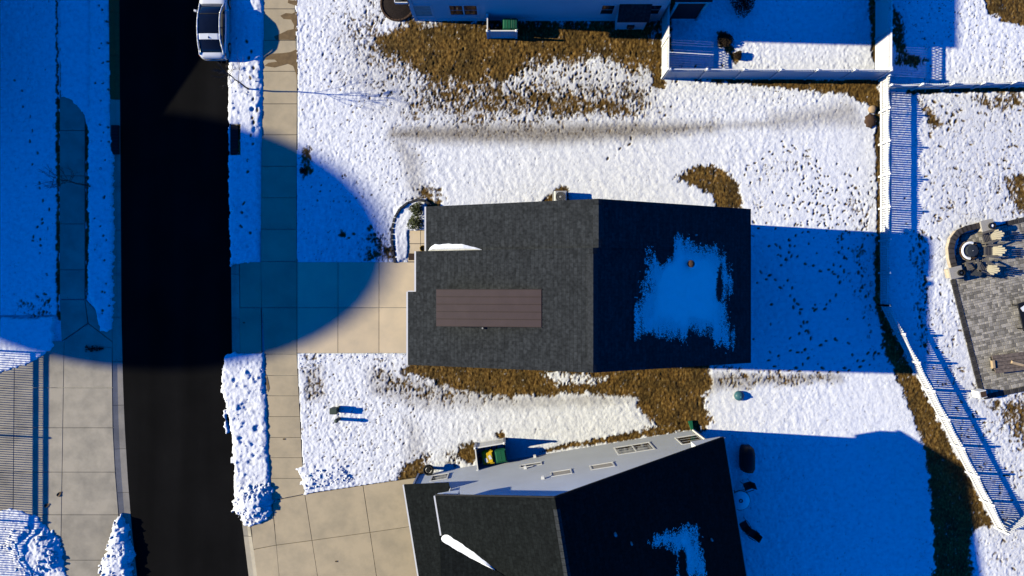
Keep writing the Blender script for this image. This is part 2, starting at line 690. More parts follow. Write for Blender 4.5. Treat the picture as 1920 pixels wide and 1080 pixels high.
def paint(arr, poly, w=6, amt=1.0, wob=0.0, wob2=0.0, mode='max'):
    sl, d = field(poly, w, wob, wob2)
    if sl is None:
        return
    val = sstep(-w, w, d) * amt
    if mode == 'max':
        arr[sl] = np.maximum(arr[sl], val)
    elif mode == 'clear':
        arr[sl] = arr[sl] * (1 - val)
    else:
        arr[sl] = arr[sl] + val


def band(pts, hw):
    """polygon round a polyline"""
    L, R = [], []
    for i, p in enumerate(pts):
        a = pts[max(i - 1, 0)]
        b = pts[min(i + 1, len(pts) - 1)]
        dx, dy = b[0] - a[0], b[1] - a[1]
        k = math.hypot(dx, dy)
        nx, ny = -dy / k, dx / k
        h = hw[i] if isinstance(hw, (list, tuple)) else hw
        L.append((p[0] + nx * h, p[1] + ny * h))
        R.append((p[0] - nx * h, p[1] - ny * h))
    return L + R[::-1]


# outlines in survey pixels (ground level) -----------------------------------------------
ROAD_L = [(220, -60), (222, 0), (224, 300), (226, 600), (229, 720), (232, 800), (238, 900), (246, 1000), (255, 1080), (262, 1140)]
ROAD_R = [(426, -60), (427, 0), (430, 300), (432, 500), (434, 660), (437, 750), (440, 850), (446, 930), (454, 990), (465, 1080), (473, 1140)]
KERB_L = [(203, -60), (205, 0), (208, 300), (211, 600), (212, 720), (213, 800), (217, 880), (225, 980), (236, 1080), (243, 1140)]
KERB_R = [(443, -60), (444, 0), (447, 300), (449, 500), (450, 660), (453, 750), (457, 850), (462, 930), (470, 990), (483, 1080), (491, 1140)]
WALK_L = [(497, -60), (495, 0), (493, 200), (490, 300), (489, 480), (490, 560), (496, 660), (500, 750), (504, 850), (510, 938)]
WALK_R = [(552, -60), (553, 0), (558, 150), (556, 400), (557, 490), (557, 660), (562, 760), (567, 860), (572, 926)]


def lerp_line(line, v):
    for a, b in zip(line[:-1], line[1:]):
        if a[1] <= v <= b[1]:
            t = (v - a[1]) / (b[1] - a[1])
            return a[0] + (b[0] - a[0]) * t
    return line[0][0] if v < line[0][1] else line[-1][0]


brown = np.zeros(SHAPE)
dirt = np.zeros(SHAPE)
bank = np.zeros(SHAPE)
paved = np.zeros(SHAPE)
road = np.zeros(SHAPE)
force = np.zeros(SHAPE)          # snow lying on paving

# paving
for poly in (
    ROAD_L + ROAD_R[::-1],
):
    paint(road, poly, 0.8)
    paint(paved, poly, 0.8)
paint(paved, ROAD_L + KERB_L[::-1], 0.8)
paint(paved, ROAD_R + KERB_R[::-1], 0.8)
paint(road, ROAD_L + KERB_L[::-1], 0.8)
paint(road, ROAD_R + KERB_R[::-1], 0.8)
paint(paved, WALK_L + WALK_R[::-1], 0.8)
DRIVE = [(447, 492), (765, 492), (765, 431), (812, 431), (812, 662), (449, 662)]
paint(paved, DRIVE, 0.8)
DRIVE_LOW = [(470, 990), (511, 938), (572, 926), (770, 897), (800, 892), (810, 1140), (489, 1140)]
paint(paved, DRIVE_LOW, 0.8)
WALK_FAR = [(112, -60), (160, -60), (160, 562), (112, 562)]
paint(paved, WALK_FAR, 0.8)
DRIVE_FAR = [(112, 560), (160, 560), (212, 612), (212, 720), (213, 800), (217, 880), (226, 985), (242, 1140), (-140, 1140), (-140, 592), (112, 592)]
paint(paved, DRIVE_FAR, 0.8)
PATIO = [(1784, 522), (1800, 440), (1868, 424), (1990, 392), (1990, 716), (1840, 746)]
paint(paved, PATIO, 0.8)

# bare dormant grass and a few dark patches (amount 1 = no snow left)
def B(poly, w=8, amt=1.0, wob=8, wob2=5):
    paint(brown, poly, w, amt, wob, wob2)

B([(690, 52), (725, 60), (770, 34), (1240, 30), (1238, 152), (1205, 135), (1120, 112), (1050, 115), (1000, 122), (970, 150), (900, 160), (830, 160), (760, 128), (700, 90)], 30, 1.0, 14, 8)
B([(640, 20), (720, 10), (800, 140), (960, 150), (1010, 180), (820, 190), (720, 160), (660, 100)], 40, 0.44, 20, 14)
B([(830, 186), (900, 172), (1000, 160), (1080, 178), (1190, 192), (1200, 222), (1080, 220), (960, 216), (850, 206)], 22, 0.72, 12, 6)
B([(780, 130), (960, 135), (1060, 150), (1220, 150), (1240, 215), (1000, 236), (760, 235)], 34, 0.50, 15, 10)
B([(780, 130), (900, 140), (985, 150), (1000, 225), (860, 222), (790, 190)], 26, 0.60, 14, 8)
B([(1262, 334), (1290, 314), (1332, 308), (1370, 324), (1388, 356), (1394, 392), (1345, 392), (1335, 365), (1300, 348)], 7, 1.0, 6, 6)
B([(1000, 392), (1038, 360), (1052, 349), (1066, 352), (1068, 395)], 6, 1.0, 4, 4)
B([(742, 700), (775, 676), (1000, 676), (1330, 668), (1340, 715), (1322, 745), (1335, 790), (1312, 812), (1232, 803), (1195, 762), (1196, 746), (1100, 738), (960, 744), (880, 734), (800, 714)], 9, 1.0, 7, 6)
B([(700, 690), (760, 700), (900, 735), (960, 752), (800, 760), (720, 740)], 26, 0.52, 14, 10)
B([(1010, 848), (1312, 806), (1300, 782), (1235, 798), (1150, 818), (1060, 832)], 5, 1.0, 4, 4)
B([(1232, 146), (1650, 146), (1650, 205), (1622, 196), (1590, 178), (1500, 170), (1440, 164), (1390, 160), (1340, 152)], 6, 1.0, 5, 5)
B([(1225, 60), (1245, 60), (1245, 165), (1225, 160)], 5, 1.0)
B([(1640, 196), (1652, 196), (1652, 580), (1640, 580), (1643, 400)], 3, 1.0, 3, 3)
B([(1638, 560), (1652, 574), (1700, 668), (1760, 783), (1864, 985), (1835, 992), (1818, 1010), (1825, 1140), (1752, 1140), (1748, 980), (1738, 878), (1728, 820), (1700, 758), (1682, 706), (1652, 630)], 6, 1.0, 5, 6)
B([(1628, 0), (1650, -30), (1650, 134), (1640, 134)], 5, 1.0, 5, 3)
B([(1838, -30), (1990, -30), (1990, 62), (1885, 42), (1855, 22)], 9, 1.0, 8, 8)
B([(1880, 330), (1990, 300), (1990, 420), (1895, 392)], 16, 0.75, 10, 10)
B([(1820, 178), (1990, 172), (1990, 215), (1880, 205), (1850, 215)], 12, 0.62, 10, 12)
B([(1700, 166), (1990, 160), (1990, 172), (1700, 176)], 3, 0.9, 2, 3)
B([(1850, 752), (1990, 735), (1990, 850), (1905, 830)], 22, 0.72, 12, 12)
B([(1725, 190), (1750, 200), (1770, 235), (1745, 240), (1730, 215)], 8, 0.72, 6, 8)
B([(862, 836), (890, 826), (903, 866), (878, 872), (858, 862)], 8, 1.0, 5, 6)
B([(830, 850), (866, 835), (880, 872), (840, 880)], 16, 0.55, 6, 8)
B([(745, 905), (760, 870), (792, 850), (806, 892), (790, 900)], 8, 0.95, 5, 6)
B([(770, 860), (800, 845), (812, 868), (790, 880)], 10, 0.6, 5, 6)
B([(930, 812), (948, 810), (956, 826), (940, 826)], 5, 0.9, 4, 4)
B([(765, 378), (800, 368), (830, 372), (830, 395), (800, 432), (766, 432), (772, 405)], 6, 0.9, 5, 6)
B([(775, 352), (830, 345), (838, 372), (800, 378)], 12, 0.66, 8, 8)
B([(500, 664), (506, 690), (511, 760), (507, 850), (500, 850), (497, 740), (494, 664)], 2, 0.9, 2, 3)
B([(105, -40), (112, -40), (112, 600), (106, 600)], 2, 1.0, 2, 3)
B([(160, 225), (167, 232), (170, 420), (166, 560), (160, 560)], 3, 1.0, 2, 3)
B([(566, 282), (582, 278), (586, 322), (570, 332)], 6, 0.8, 3, 5)
B([(1405, 372), (1392, 330), (1440, 290), (1520, 280), (1540, 330), (1460, 350), (1410, 400)], 14, 0.25, 6, 16)
B([(1590, 380), (1642, 330), (1642, 700), (1600, 560), (1590, 470)], 20, 0.30, 8, 14)
B([(1700, 420), (1740, 430), (1745, 680), (1712, 620)], 14, 0.36, 8, 14)
B([(1670, 10), (1680, 120), (1720, 128), (1740, 112), (1700, 100), (1690, 30)], 8, 0.85, 6, 4)  # brown put in for a shrub's dark, shadowy shape
B([(1243, 35), (1258, 35), (1258, 92), (1243, 92)], 4, 1.0, 2, 2)  # dark patch in the snow beside the fence
B([(1255, -30), (1320, -30), (1304, 32), (1256, 32)], 4, 1.0, 3, 2)
B([(1345, 60), (1370, 66), (1374, 100), (1388, 108), (1380, 120), (1366, 100), (1350, 84)], 5, 1.0, 4, 3)
B([(560, 645), (620, 640), (600, 760), (572, 800)], 20, 0.28, 8, 12)
B([(572, 690), (600, 690), (606, 740), (580, 745)], 14, 0.44, 8, 12)
B([(690, 430), (765, 430), (758, 492), (680, 490)], 24, 0.45, 8, 14)
B([(1730, 560), (1790, 560), (1840, 760), (1920, 760), (1920, 1080), (1840, 1080)], 30, 0.20, 10, 16)
B([(1720, 180), (1930, 180), (1930, 420), (1760, 420), (1725, 300)], 30, 0.18, 10, 16)
B([(1335, 680), (1420, 690), (1560, 702), (1570, 715), (1450, 722), (1340, 725)], 9, 0.46, 6, 8)
B([(30, 560), (100, 560), (100, 640), (40, 640)], 20, 0.40, 8, 14)
B([(60, 594), (80, 594), (82, 606), (62, 610)], 6, 1.0, 4, 4)
B([(140, 136), (112, 140), (116, 156), (140, 150)], 8, 0.5, 3, 2)
B([(640, 432), (648, 436), (650, 448), (634, 444)], 5, 0.95, 4, 4)
B([(690, 470), (720, 462), (752, 440), (752, 488), (692, 488)], 10, 0.62, 5, 10)
# keep snow in the brown strip below the house
for poly, w, a in (([(1010, 700), (1060, 696), (1150, 706), (1120, 722), (1040, 722)], 8, 0.62),
                   ([(1330, 690), (1400, 690), (1400, 700), (1330, 702)], 5, 0.6)):
    paint(brown, poly, w, a, 6, 6, 'clear')

# slush and dirt
SW = [(728, 252), (790, 252), (900, 250), (1040, 250), (1180, 246), (1270, 242), (1338, 238)]
paint(dirt, band(SW, [8, 15, 18, 18, 16, 12, 6]), 15, 0.85, 4, 3)
paint(dirt, [(1720, 185), (1990, 185), (1990, 410), (1740, 440)], 20, 0.16, 10, 10)
paint(dirt, [(1750, 560), (1990, 760), (1990, 1140), (1880, 1100), (1760, 760)], 20, 0.14, 10, 10)
paint(dirt, [(1440, 215), (1600, 190), (1615, 235), (1450, 245)], 14, 0.45, 6, 6)
paint(dirt, band([(1338, 238), (1430, 232), (1520, 222), (1600, 208)], [6, 8, 10, 12]), 9, 0.55, 5, 5)
paint(dirt, band([(735, 238), (770, 300), (780, 350), (800, 372)], [14, 16, 14, 12]), 18, 0.5, 8, 8)
paint(dirt, [(640, 60), (800, 140), (1230, 130), (1240, 225), (760, 235), (640, 150)], 40, 0.30, 20, 10)
paint(dirt, [(690, 690), (960, 740), (1190, 742), (1190, 756), (800, 770), (690, 740)], 12, 0.42, 8, 6)
paint(dirt, [(1330, 700), (1580, 700), (1580, 716), (1340, 730), (1325, 745)], 8, 0.6, 5, 6)
paint(dirt, [(760, 780), (790, 800), (795, 860), (760, 870)], 16, 0.35, 6, 6)
paint(dirt, [(568, 690), (605, 690), (606, 745), (578, 750)], 14, 0.4, 6, 6)
paint(brown, band(SW, 7), 14, 0.30, 3, 3)

# ploughed banks (metres of snow)
def K(poly, h, w=7, wob=4, wob2=6):
    sl, d = field(poly, w, wob, wob2)
    bank[sl] = np.maximum(bank[sl], h * np.sqrt(sstep(-w * 0.3, w * 1.6, d)))

K([(428, -60), (493, -60), (491, 230), (488, 300), (488, 480), (470, 492), (431, 499), (428, 300)], 0.14, 5, 2, 3)
K([(420, 668), (440, 662), (470, 666), (495, 660), (499, 750), (504, 850), (509, 930), (512, 962), (470, 985), (456, 986), (437, 935), (440, 880), (432, 800), (418, 740)], 0.14, 5, 2, 3)
K([(415, 690), (432, 690), (432, 730), (416, 735)], 0.14, 5, 3, 5)
K([(418, 770), (424, 768), (430, 810), (424, 812)], 0.14, 4, 3, 4)
K([(446, 915), (500, 905), (511, 940), (498, 968), (468, 980), (440, 955)], 0.62, 22, 4, 8)
K([(168, -60), (203, -60), (206, 230), (213, 300), (213, 600), (209, 620), (190, 622), (181, 580), (167, 556), (166, 300), (168, 240)], 0.18, 5, 2, 4)
K([(108, -60), (172, -60), (170, 240), (152, 214), (132, 192), (110, 186)], 0.07, 6, 3, 3)
K([(-80, 952), (30, 952), (70, 965), (92, 985), (108, 1000), (122, 1030), (130, 1140), (-80, 1140)], 0.10, 8, 4, 6)
K([(30, 995), (85, 990), (108, 1012), (118, 1070), (50, 1080), (10, 1025)], 0.45, 20, 6, 9)
K([(227, 966), (236, 990), (246, 1020), (250, 1140), (180, 1140), (198, 1040), (218, 985)], 0.45, 10, 4, 8)
K([(560, 880), (640, 870), (660, 905), (572, 922)], 0.18, 30, 6, 10)
K([(-140, 594), (100, 594), (104, 655), (60, 682), (0, 702), (-60, 715), (-140, 720)], 0.07, 4, 3, 4)
K([(740, 394), (764, 378), (800, 372), (800, 430), (766, 432), (765, 480), (745, 494), (742, 470), (738, 430)], 0.09, 4, 2, 4)

on_pave = sstep(0.02, 0.06, bank)
# snow coverage from the brown map, broken up by clumps
NO = fbm(GX * 2.6, GY * 2.2, 4, 2, 0.62)
NO2 = fbm(GX * 8.8, GY * 5.2, 2, 5, 0.8)
NO3 = rng.random(SHAPE)
nmix = 0.26 * NO + 0.58 * NO2 + 0.10 * NO3
nmix = (nmix - nmix.mean()) / nmix.std()
cover = 1.0 - brown
thr = cover - 0.5 + 0.17 * nmix
snow = sstep(-0.19, 0.20, thr)
snow = np.maximum(snow, on_pave)
snow[(GX < -120) | (GX > 120)] = 1

# grass tips and small holes that speckle the thin snow, more of them towards the street and on the right
UU, VV = 960 + GX * 30.0, 540 - GY * 30.0
tips = 0.45 * NO3 + 0.55 * vnoise(GX * 9.0 + 3, GY * 7.0, 4)
spk = 0.35 * sstep(840, 760, UU) + 0.5 * sstep(260, 150, VV) * sstep(560, 700, UU) + 0.55 * sstep(1690, 1740, UU) + 0.25 * sstep(690, 760, VV) * sstep(900, 700, UU) + 0.12
spk = spk * (0.35 + 1.3 * fbm(GX * 0.35, GY * 0.35, 3, 6))
spk = spk * (1 - sstep(0.004, 0.02, bank))
spk = spk * np.where((UU > 1250) & (UU < 1640) & (VV < 150), 0.15, 1) * np.where(UU < 112, 0.1, 1) * np.where(UU > 1690, 0.7, 1)
hole = sstep(0.0, 0.10, tips - (0.90 - 0.13 * spk))
snow = snow * (1 - hole * np.clip(0.35 + spk, 0, 1))
# relief
pl = (1 - sstep(770, 860, 960 + GX * 30))                       # trampled towards the street
pl = np.maximum(pl, sstep(1690, 1730, 960 + GX * 30) * 0.7)
topband = sstep(300, 180, 540 - GY * 30.0)
pl = np.maximum(pl, topband * 0.9)
r1 = fbm(GX * 4.6, GY * 4.2, 3, 4, 0.6) - 0.5
dim = np.clip(vnoise(GX * 5.5 + 40, GY * 4.6, 6) - 0.62, 0, 1) * 2.0
r2 = fbm(GX * 2.6 + GY * 1.1, GY * 1.5 - GX * 0.5, 3, 7, 0.5) - 0.5
clod = np.abs(fbm(GX * 3.2, GY * 3.2, 3, 2, 0.6) - 0.5) * 2
fine = 0.7 * (vnoise(GX * 8.6, GY * 8.2, 1) - 0.5) + 0.45 * (NO3 - 0.5)
grass_h = 0.095 * (fbm(GX * 6.0, GY * 3.9, 3, 0, 0.65) - 0.5) + 0.02 * fine
z = 0.25 * (fbm(GX * 0.05, GY * 0.05, 2, 5) - 0.5) * sstep(30, 60, np.hypot(GX, GY))
vary = 0.45 + 1.1 * fbm(GX * 0.28 + 5, GY * 0.28, 3, 3)
snow_h = 0.045 + vary * (pl * (0.036 * r1 - 0.022 * dim + 0.022 * fine) + (1 - pl) * (0.036 * r2 + 0.013 * r1 * 2) + 0.020 * fine)
z = z + snow * snow_h + (1 - snow) * grass_h - 0.012 * hole
bankh = bank * (0.90 + 0.18 * clod) + on_pave * (0.045 + 0.05 * fbm(GX * .4, GY * .4, 2, 2)) * 1.0 * np.clip(bank / .1, 0, 1) * ((0.8 * (fbm(GX * 5, GY * 5, 3, 3) - 0.5) + 0.3 * clod * 0.6 + 0.3 * fine) - 0.15)
rect = (np.abs(960 + GX * 30 - 442) < 10) & (np.abs(540 - GY * 30 - 262) < 29)
bank[rect] = 0
on_pave[rect] = 0
snow[rect] = 0
pave_drop = np.where(road > 0.5, -0.30, -0.13)
z = np.where(paved > 0.5, pave_drop, z - 0.01)
z = np.where(bank > 0.012, np.maximum(0.03, bankh + 0.03) * on_pave + z * (1 - on_pave), z)
snow = np.where(bank > 0.012, 1.0, snow)

# footprints: small dark melted holes
def stamp(u, v, a, b, ang, depth=0.05):
    x, y = (u - 960) / 30, (540 - v) / 30
    ci = int((x + 34.5) / FINE) + 14
    ri = int((y + 20) / FINE) + 14
    k = int(max(a, b) / FINE) + 3
    if ci - k < 0 or ri - k < 0 or ci + k >= NX or ri + k >= NY:
        return
    sl = (slice(ri - k, ri + k + 1), slice(ci - k, ci + k + 1))
    dx, dy = GX[sl] - x, GY[sl] - y
    ca, sa = math.cos(ang), math.sin(ang)
    p, q = dx * ca + dy * sa, -dx * sa + dy * ca
    e = np.sqrt((p / a) ** 2 + (q / b) ** 2)
    inn = 1 - sstep(0.7, 1.25, e)
    ok = inn * (paved[sl] < 0.5)
    snow[sl] = snow[sl] * (1 - ok)
    z[sl] = z[sl] - ok * depth


def trail(pts, step=17, jit=4, size=1.0, drop=0.25):
    for (u0, v0), (u1, v1) in zip(pts[:-1], pts[1:]):
        L = math.hypot(u1 - u0, v1 - v0)
        n = max(1, int(L / step))
        ang = math.atan2(-(v1 - v0), u1 - u0)
        for i in range(n):
            if random.random() < drop:
                continue
            t = (i + random.random() * .5) / n
            side = (1 if i % 2 else -1) * 3.2
            u = u0 + (u1 - u0) * t - (v1 - v0) / L * side + random.uniform(-jit, jit) * .4
            v = v0 + (v1 - v0) * t + (u1 - u0) / L * side + random.uniform(-jit, jit) * .4
            stamp(u, v, random.uniform(.09, .15) * size, random.uniform(.055, .085) * size, ang + random.uniform(-.5, .5))


trail([(1410, 420), (1450, 440), (1470, 490), (1520, 500), (1600, 520)], 13)
trail([(1500, 410), (1475, 470), (1485, 560), (1500, 600), (1520, 640), (1505, 690)], 11)
trail([(1440, 575), (1490, 570), (1530, 585), (1560, 565), (1580, 500), (1570, 420)], 11)
trail([(1445, 520), (1500, 470), (1515, 430), (1530, 400)], 12)
trail([(1440, 680), (1480, 660), (1560, 640), (1600, 650), (1605, 680), (1660, 645)], 11)
trail([(1450, 690), (1520, 695), (1600, 692), (1660, 650)], 10)
trail([(1500, 630), (1520, 600), (1525, 640), (1500, 660)], 10)
trail([(1400, 470), (1420, 510), (1470, 540)], 12)
trail([(1400, 350), (1405, 310), (1440, 290), (1490, 280), (1530, 300), (1545, 340)], 8, 9, .8)
trail([(1460, 270), (1500, 278), (1530, 320), (1540, 360), (1600, 350)], 9, 6, .8)
trail([(1410, 395), (1500, 385), (1620, 380)], 9, 10, .8)
trail([(1590, 330), (1620, 400), (1610, 500), (1625, 600)], 9, 8)
trail([(1725, 430), (1735, 520), (1728, 600), (1740, 680)], 9, 8, 1.2)
trail([(1728, 420), (1760, 395), (1850, 365), (1900, 350)], 14, 4)
trail([(1750, 190), (1790, 220), (1770, 250)], 10, 8, 1.2)
trail([(1140, 300), (1185, 262), (1190, 250)], 14)
trail([(700, 440), (690, 420), (720, 470)], 9, 6, 1.2)
trail([(640, 440), (700, 450), (740, 470)], 11, 8, 1.1)
trail([(430, 60), (470, 90), (480, 200), (470, 280), (450, 400), (470, 450)], 16, 8, 1.1)
trail([(60, 545), (90, 560), (70, 600), (40, 620)], 11, 6, 1.1)
trail([(20, 120), (60, 240), (70, 330), (85, 420), (70, 470), (95, 540)], 22, 10, .8)
trail([(86, 370), (88, 400), (60, 455), (80, 460)], 9, 6, .9)
for i in range(34):
    stamp(random.gauss(196, 8), random.uniform(10, 600), random.uniform(.04, .11), random.uniform(.035, .08), random.random() * 3)
for i in range(150):
    stamp(random.gauss(1545, 60), random.gauss(390, 45), random.uniform(.05, .10), random.uniform(.04, .06), random.random() * 3)
for i in range(30):
    stamp(random.uniform(1405, 1650), random.uniform(410, 700), random.uniform(.05, .12), random.uniform(.04, .07), random.random() * 3)
for i in range(200):
    u, v = random.uniform(1725, 1915), random.uniform(170, 1070)
    if u > 1600 + (v - 400) * .42:
        stamp(u, v, random.uniform(.07, .17), random.uniform(.045, .08), random.gauss(-.5, .5))
for i in range(160):
    u = random.uniform(562, 800)
    v = random.choice([random.uniform(10, 400), random.uniform(670, 905)])
    stamp(u, v, random.uniform(.05, .085), random.uniform(.035, .055), random.gauss(1.0, .5), .03)
for i in range(420):
    stamp(random.gauss(980, 140), random.gauss(150, 36), random.uniform(.06, .13), random.uniform(.045, .075), random.gauss(1.3, .4), .04)
for i in range(70):
    stamp(random.uniform(130, 480), random.choice([random.uniform(0, 230), random.uniform(250, 480)]), random.uniform(.05, .1), random.uniform(.04, .07), random.random() * 3, .04) if False else None

def dent(u, v, r, depth):
    x, y = (u - 960) / 30, (540 - v) / 30
    ci = int((x + 34.5) / FINE) + 14
    ri = int((y + 20) / FINE) + 14
    k = int(r * 1.6 / FINE) + 2
    sl = (slice(ri - k, ri + k + 1), slice(ci - k, ci + k + 1))
    e = np.hypot((GX[sl] - x) / 1.25, GY[sl] - y) / r + WOB2[sl] * .55
    z[sl] = np.maximum(z[sl] - depth * (1 - sstep(0.55, 1.15, e)), .045) if depth > 0 else z[sl] - depth * (1 - sstep(0.2, 1.2, e))


for (u, v, r, d) in ((464, 760, .34, .13), (483, 802, .2, .12), (443, 712, .13, .08), (470, 866, .2, .1), (462, 130, .2, .1), (476, 205, .16, .1)):
    dent(u, v, r, d)
for i in range(6):
    dent(random.uniform(436, 486), random.choice([random.uniform(120, 470), random.uniform(680, 900)]), random.uniform(.05, .12), random.uniform(.04, .09))
for i in range(60):
    dent(random.uniform(434, 484), random.choice([random.uniform(120, 470), random.uniform(680, 900)]), random.uniform(.08, .22), -random.uniform(.03, .08))

# build the sheet
me = bpy.data.meshes.new("ground")
verts = np.stack([GX, GY, z], -1).reshape(-1, 3).astype(np.float32)
idx = np.arange(NX * NY, dtype=np.int32).reshape(NY, NX)
quads = np.stack([idx[:-1, :-1], idx[:-1, 1:], idx[1:, 1:], idx[1:, :-1]], -1).reshape(-1, 4)
nq = len(quads)
me.vertices.add(NX * NY)
me.vertices.foreach_set("co", verts.ravel())
me.loops.add(nq * 4)
me.loops.foreach_set("vertex_index", quads.ravel())
me.polygons.add(nq)
me.polygons.foreach_set("loop_start", np.arange(0, nq * 4, 4, dtype=np.int32))
me.polygons.foreach_set("loop_total", np.full(nq, 4, dtype=np.int32))
me.polygons.foreach_set("use_smooth", np.ones(nq, dtype=bool))
me.update(calc_edges=True)
for nm, arr in (("snow", snow), ("dirt", np.clip(dirt, 0, 1))):
    a = me.attributes.new(nm, 'FLOAT', 'POINT')
    a.data.foreach_set("value", arr.astype(np.float32).ravel())
struct(link("ground", me, M['ground']))


def ground_z(x, y):
    ci = min(max(int(round((x + 34.5) / FINE)) + 14, 0), NX - 1)
    ri = min(max(int(round((y + 20) / FINE)) + 14, 0), NY - 1)
    return float(z[ri, ci])


# ------------------------------------------------------------------ road, kerbs, sidewalks, driveways
ZR = -0.10
ZW = 0.035


def ribbon(mb, A, Bl, za, zb, thick=0.15):
    """strip between two polylines, closed underneath"""
    for i in range(len(A) - 1):
        a0, a1, b0, b1 = A[i], A[i + 1], Bl[i], Bl[i + 1]
        mb.hull8([(*a0, za - thick), (*b0, za - thick), (*b1, za - thick), (*a1, za - thick),
                  (*a0, za), (*b0, zb), (*b1, zb), (*a1, za)])


def resample(line, vs):
    return [(lerp_line(line, v), v) for v in vs]


vs_road = list(range(-60, 1141, 30))
rl = [XY(*p) for p in resample(ROAD_L, vs_road)]
rr = [XY(*p) for p in resample(ROAD_R, vs_road)]
# long asphalt sheet, running on beyond the photo at both ends
rl2 = [(rl[0][0] - 1, 300)] + rl + [(rl[-1][0] + 40, -300)]
rr2 = [(rr[0][0] - 1, 300)] + rr + [(rr[-1][0] + 40, -300)]
mb = MB()
n = len(rl2)
for i in range(n - 1):
    mb.add([(*rl2[i], ZR), (*rr2[i], ZR), (*rr2[i + 1], ZR), (*rl2[i + 1], ZR)], [(0, 1, 2, 3)])
struct(mb.build("road", M['asphalt']))

kerb_root = {}
for side, A, Bk in (("left", ROAD_L, KERB_L), ("right", ROAD_R, KERB_R)):
    kr = structure_root("kerb")
    kerb_root[side] = kr
    v = -60
    while v < 1140:
        v2 = min(v + 82, 1140)
        steps = [v + .35 + (v2 - v - .7) * k / 3 for k in range(4)]
        a = resample(A, steps)
        b = resample(Bk, steps)
        m = [tuple(p) for p in a]
        mid = [((p[0] * .45 + q[0] * .55), p[1]) for p, q in zip(a, b)]
        drop = (side == "right" and 480 < v + 41 < 670) or (side == "right" and v > 960) or (side == "left" and v > 590)
        top = 0.03 if drop else 0.05
        mbk = MB()
        ribbon(mbk, [XY(*p) for p in m], [XY(*p) for p in mid], ZR + .006, ZR + .02 if not drop else ZR + .05)
        ribbon(mbk, [XY(*p) for p in mid], [XY(*p) for p in b], ZR + .03 if not drop else ZR + .05, top)
        yellow = side == "left" and v2 < 240
        k = mbk.build("kerb_segment", M['kerb_yellow'] if yellow else M['concrete_grey'], kr)
        if yellow:
            k["label"] = "yellow painted kerb"
        v = v2


def slab(parent, quad, ztop=ZW, gap=0.5, material=None, name="slab"):
    """quad: four survey pixels round the slab; a joint is left on all sides"""
    cx = sum(p[0] for p in quad) / 4
    cy = sum(p[1] for p in quad) / 4
    pts = []
    for p in quad:
        d = math.hypot(p[0] - cx, p[1] - cy)
        k = 1 - gap * 1.2 / d
        pts.append(XY(cx + (p[0] - cx) * k, cy + (p[1] - cy) * k))
    mb = MB()
    mb.prism(pts, -0.09, ztop + random.uniform(-.004, .004), chamfer=0.008)
    return mb.build(name, material or M['concrete'], parent)


walk = structure_root("sidewalk")
joints = [-60, 17, 76, 134, 195, 253, 312, 371, 430, 490, 577, 664, 704, 742, 781, 820, 858, 897, 932]
for a, b in zip(joints[:-1], joints[1:]):
    if b == 932:
        slab(walk, [(lerp_line(WALK_L, a), a), (lerp_line(WALK_R, a), a), (572, 926), (510, 938)])
    else:
        slab(walk, [(lerp_line(WALK_L, a), a), (lerp_line(WALK_R, a), a), (lerp_line(WALK_R, b), b), (lerp_line(WALK_L, b), b)])

drive = structure_root("driveway")
cols = [449.5, 489.5]
for a, b in ((491, 577), (577, 663)):
    slab(drive, [(449.5, a), (489.5, a), (491, b), (450.5, b)])
for x0, x1 in ((557.5, 634), (634, 711), (711, 812)):
    for a, b in ((491.5, 577), (577, 662)):
        slab(drive, [(x0, a), (x1, a), (x1, b), (x0, b)], material=M['concrete_pale'])
path = structure_root("front_path")
slab(path, material=M['concrete_pale'], quad=[(766, 432), (789, 432), (789, 457), (765, 457)])
slab(path, material=M['concrete_pale'], quad=[(789, 432), (815, 432), (815, 457), (789, 457)])
slab(path, material=M['concrete_pale'], quad=[(765, 457), (789, 457), (789, 491), (764, 491)])
slab(path, material=M['concrete_pale'], quad=[(789, 457), (815, 457), (815, 491), (789, 491)])

low = structure_root("neighbour_driveway")
def LX(k, v):      # joint lines of the lower driveway
    base = {0: ((470, 988), (490, 1140)), 1: ((511, 938), (529, 1140)), 2: ((572, 926), (605, 1140)),
            3: ((681, 909), (715, 1140)), 4: ((800, 892), (812, 1140))}[k]
    (x0, y0), (x1, y1) = base
    t = (v - y0) / (y1 - y0)
    return (x0 + (x1 - x0) * t, v)


slab(low, [(471, 988), (510, 940), LX(1, 1022), LX(0, 1030)])
slab(low, [LX(0, 1030), LX(1, 1022), LX(1, 1140), LX(0, 1140)])
slab(low, [(511, 939), (572, 927), LX(2, 1013), LX(1, 1022)])
slab(low, [LX(1, 1022), LX(2, 1013), LX(2, 1140), LX(1, 1140)])
slab(low, [(572, 927), (681, 910), LX(3, 998), LX(2, 1013)])
slab(low, [LX(2, 1013), LX(3, 998), LX(3, 1140), LX(2, 1140)])
slab(low, [(681, 910), (800, 893), LX(4, 982), LX(3, 998)])
slab(low, [LX(3, 998), LX(4, 982), LX(4, 1140), LX(3, 1140)])

farwalk = structure_root("far_sidewalk")
for a, b in zip([-60, 40, 140, 245, 330, 420, 506], [40, 140, 245, 330, 420, 506, 561]):
    slab(farwalk, [(112.5, a), (159.5, a), (159.5, b), (112.5, b)], material=M['concrete_grey'])
fard = structure_root("far_driveway")
G_ = M['concrete_grey']
slab(fard, [(112.5, 562), (159.5, 562), (165, 606), (116, 640)], material=G_)
slab(fard, [(160, 562), (211, 612), (211, 640), (166, 606)], material=G_)
rows = [640, 727, 802, 885, 965, 1050, 1140]


def FX(k, v):
    t = (v - 640) / 500
    return (-140, 28 - 4 * t, 121 - 8 * t, None)[k]


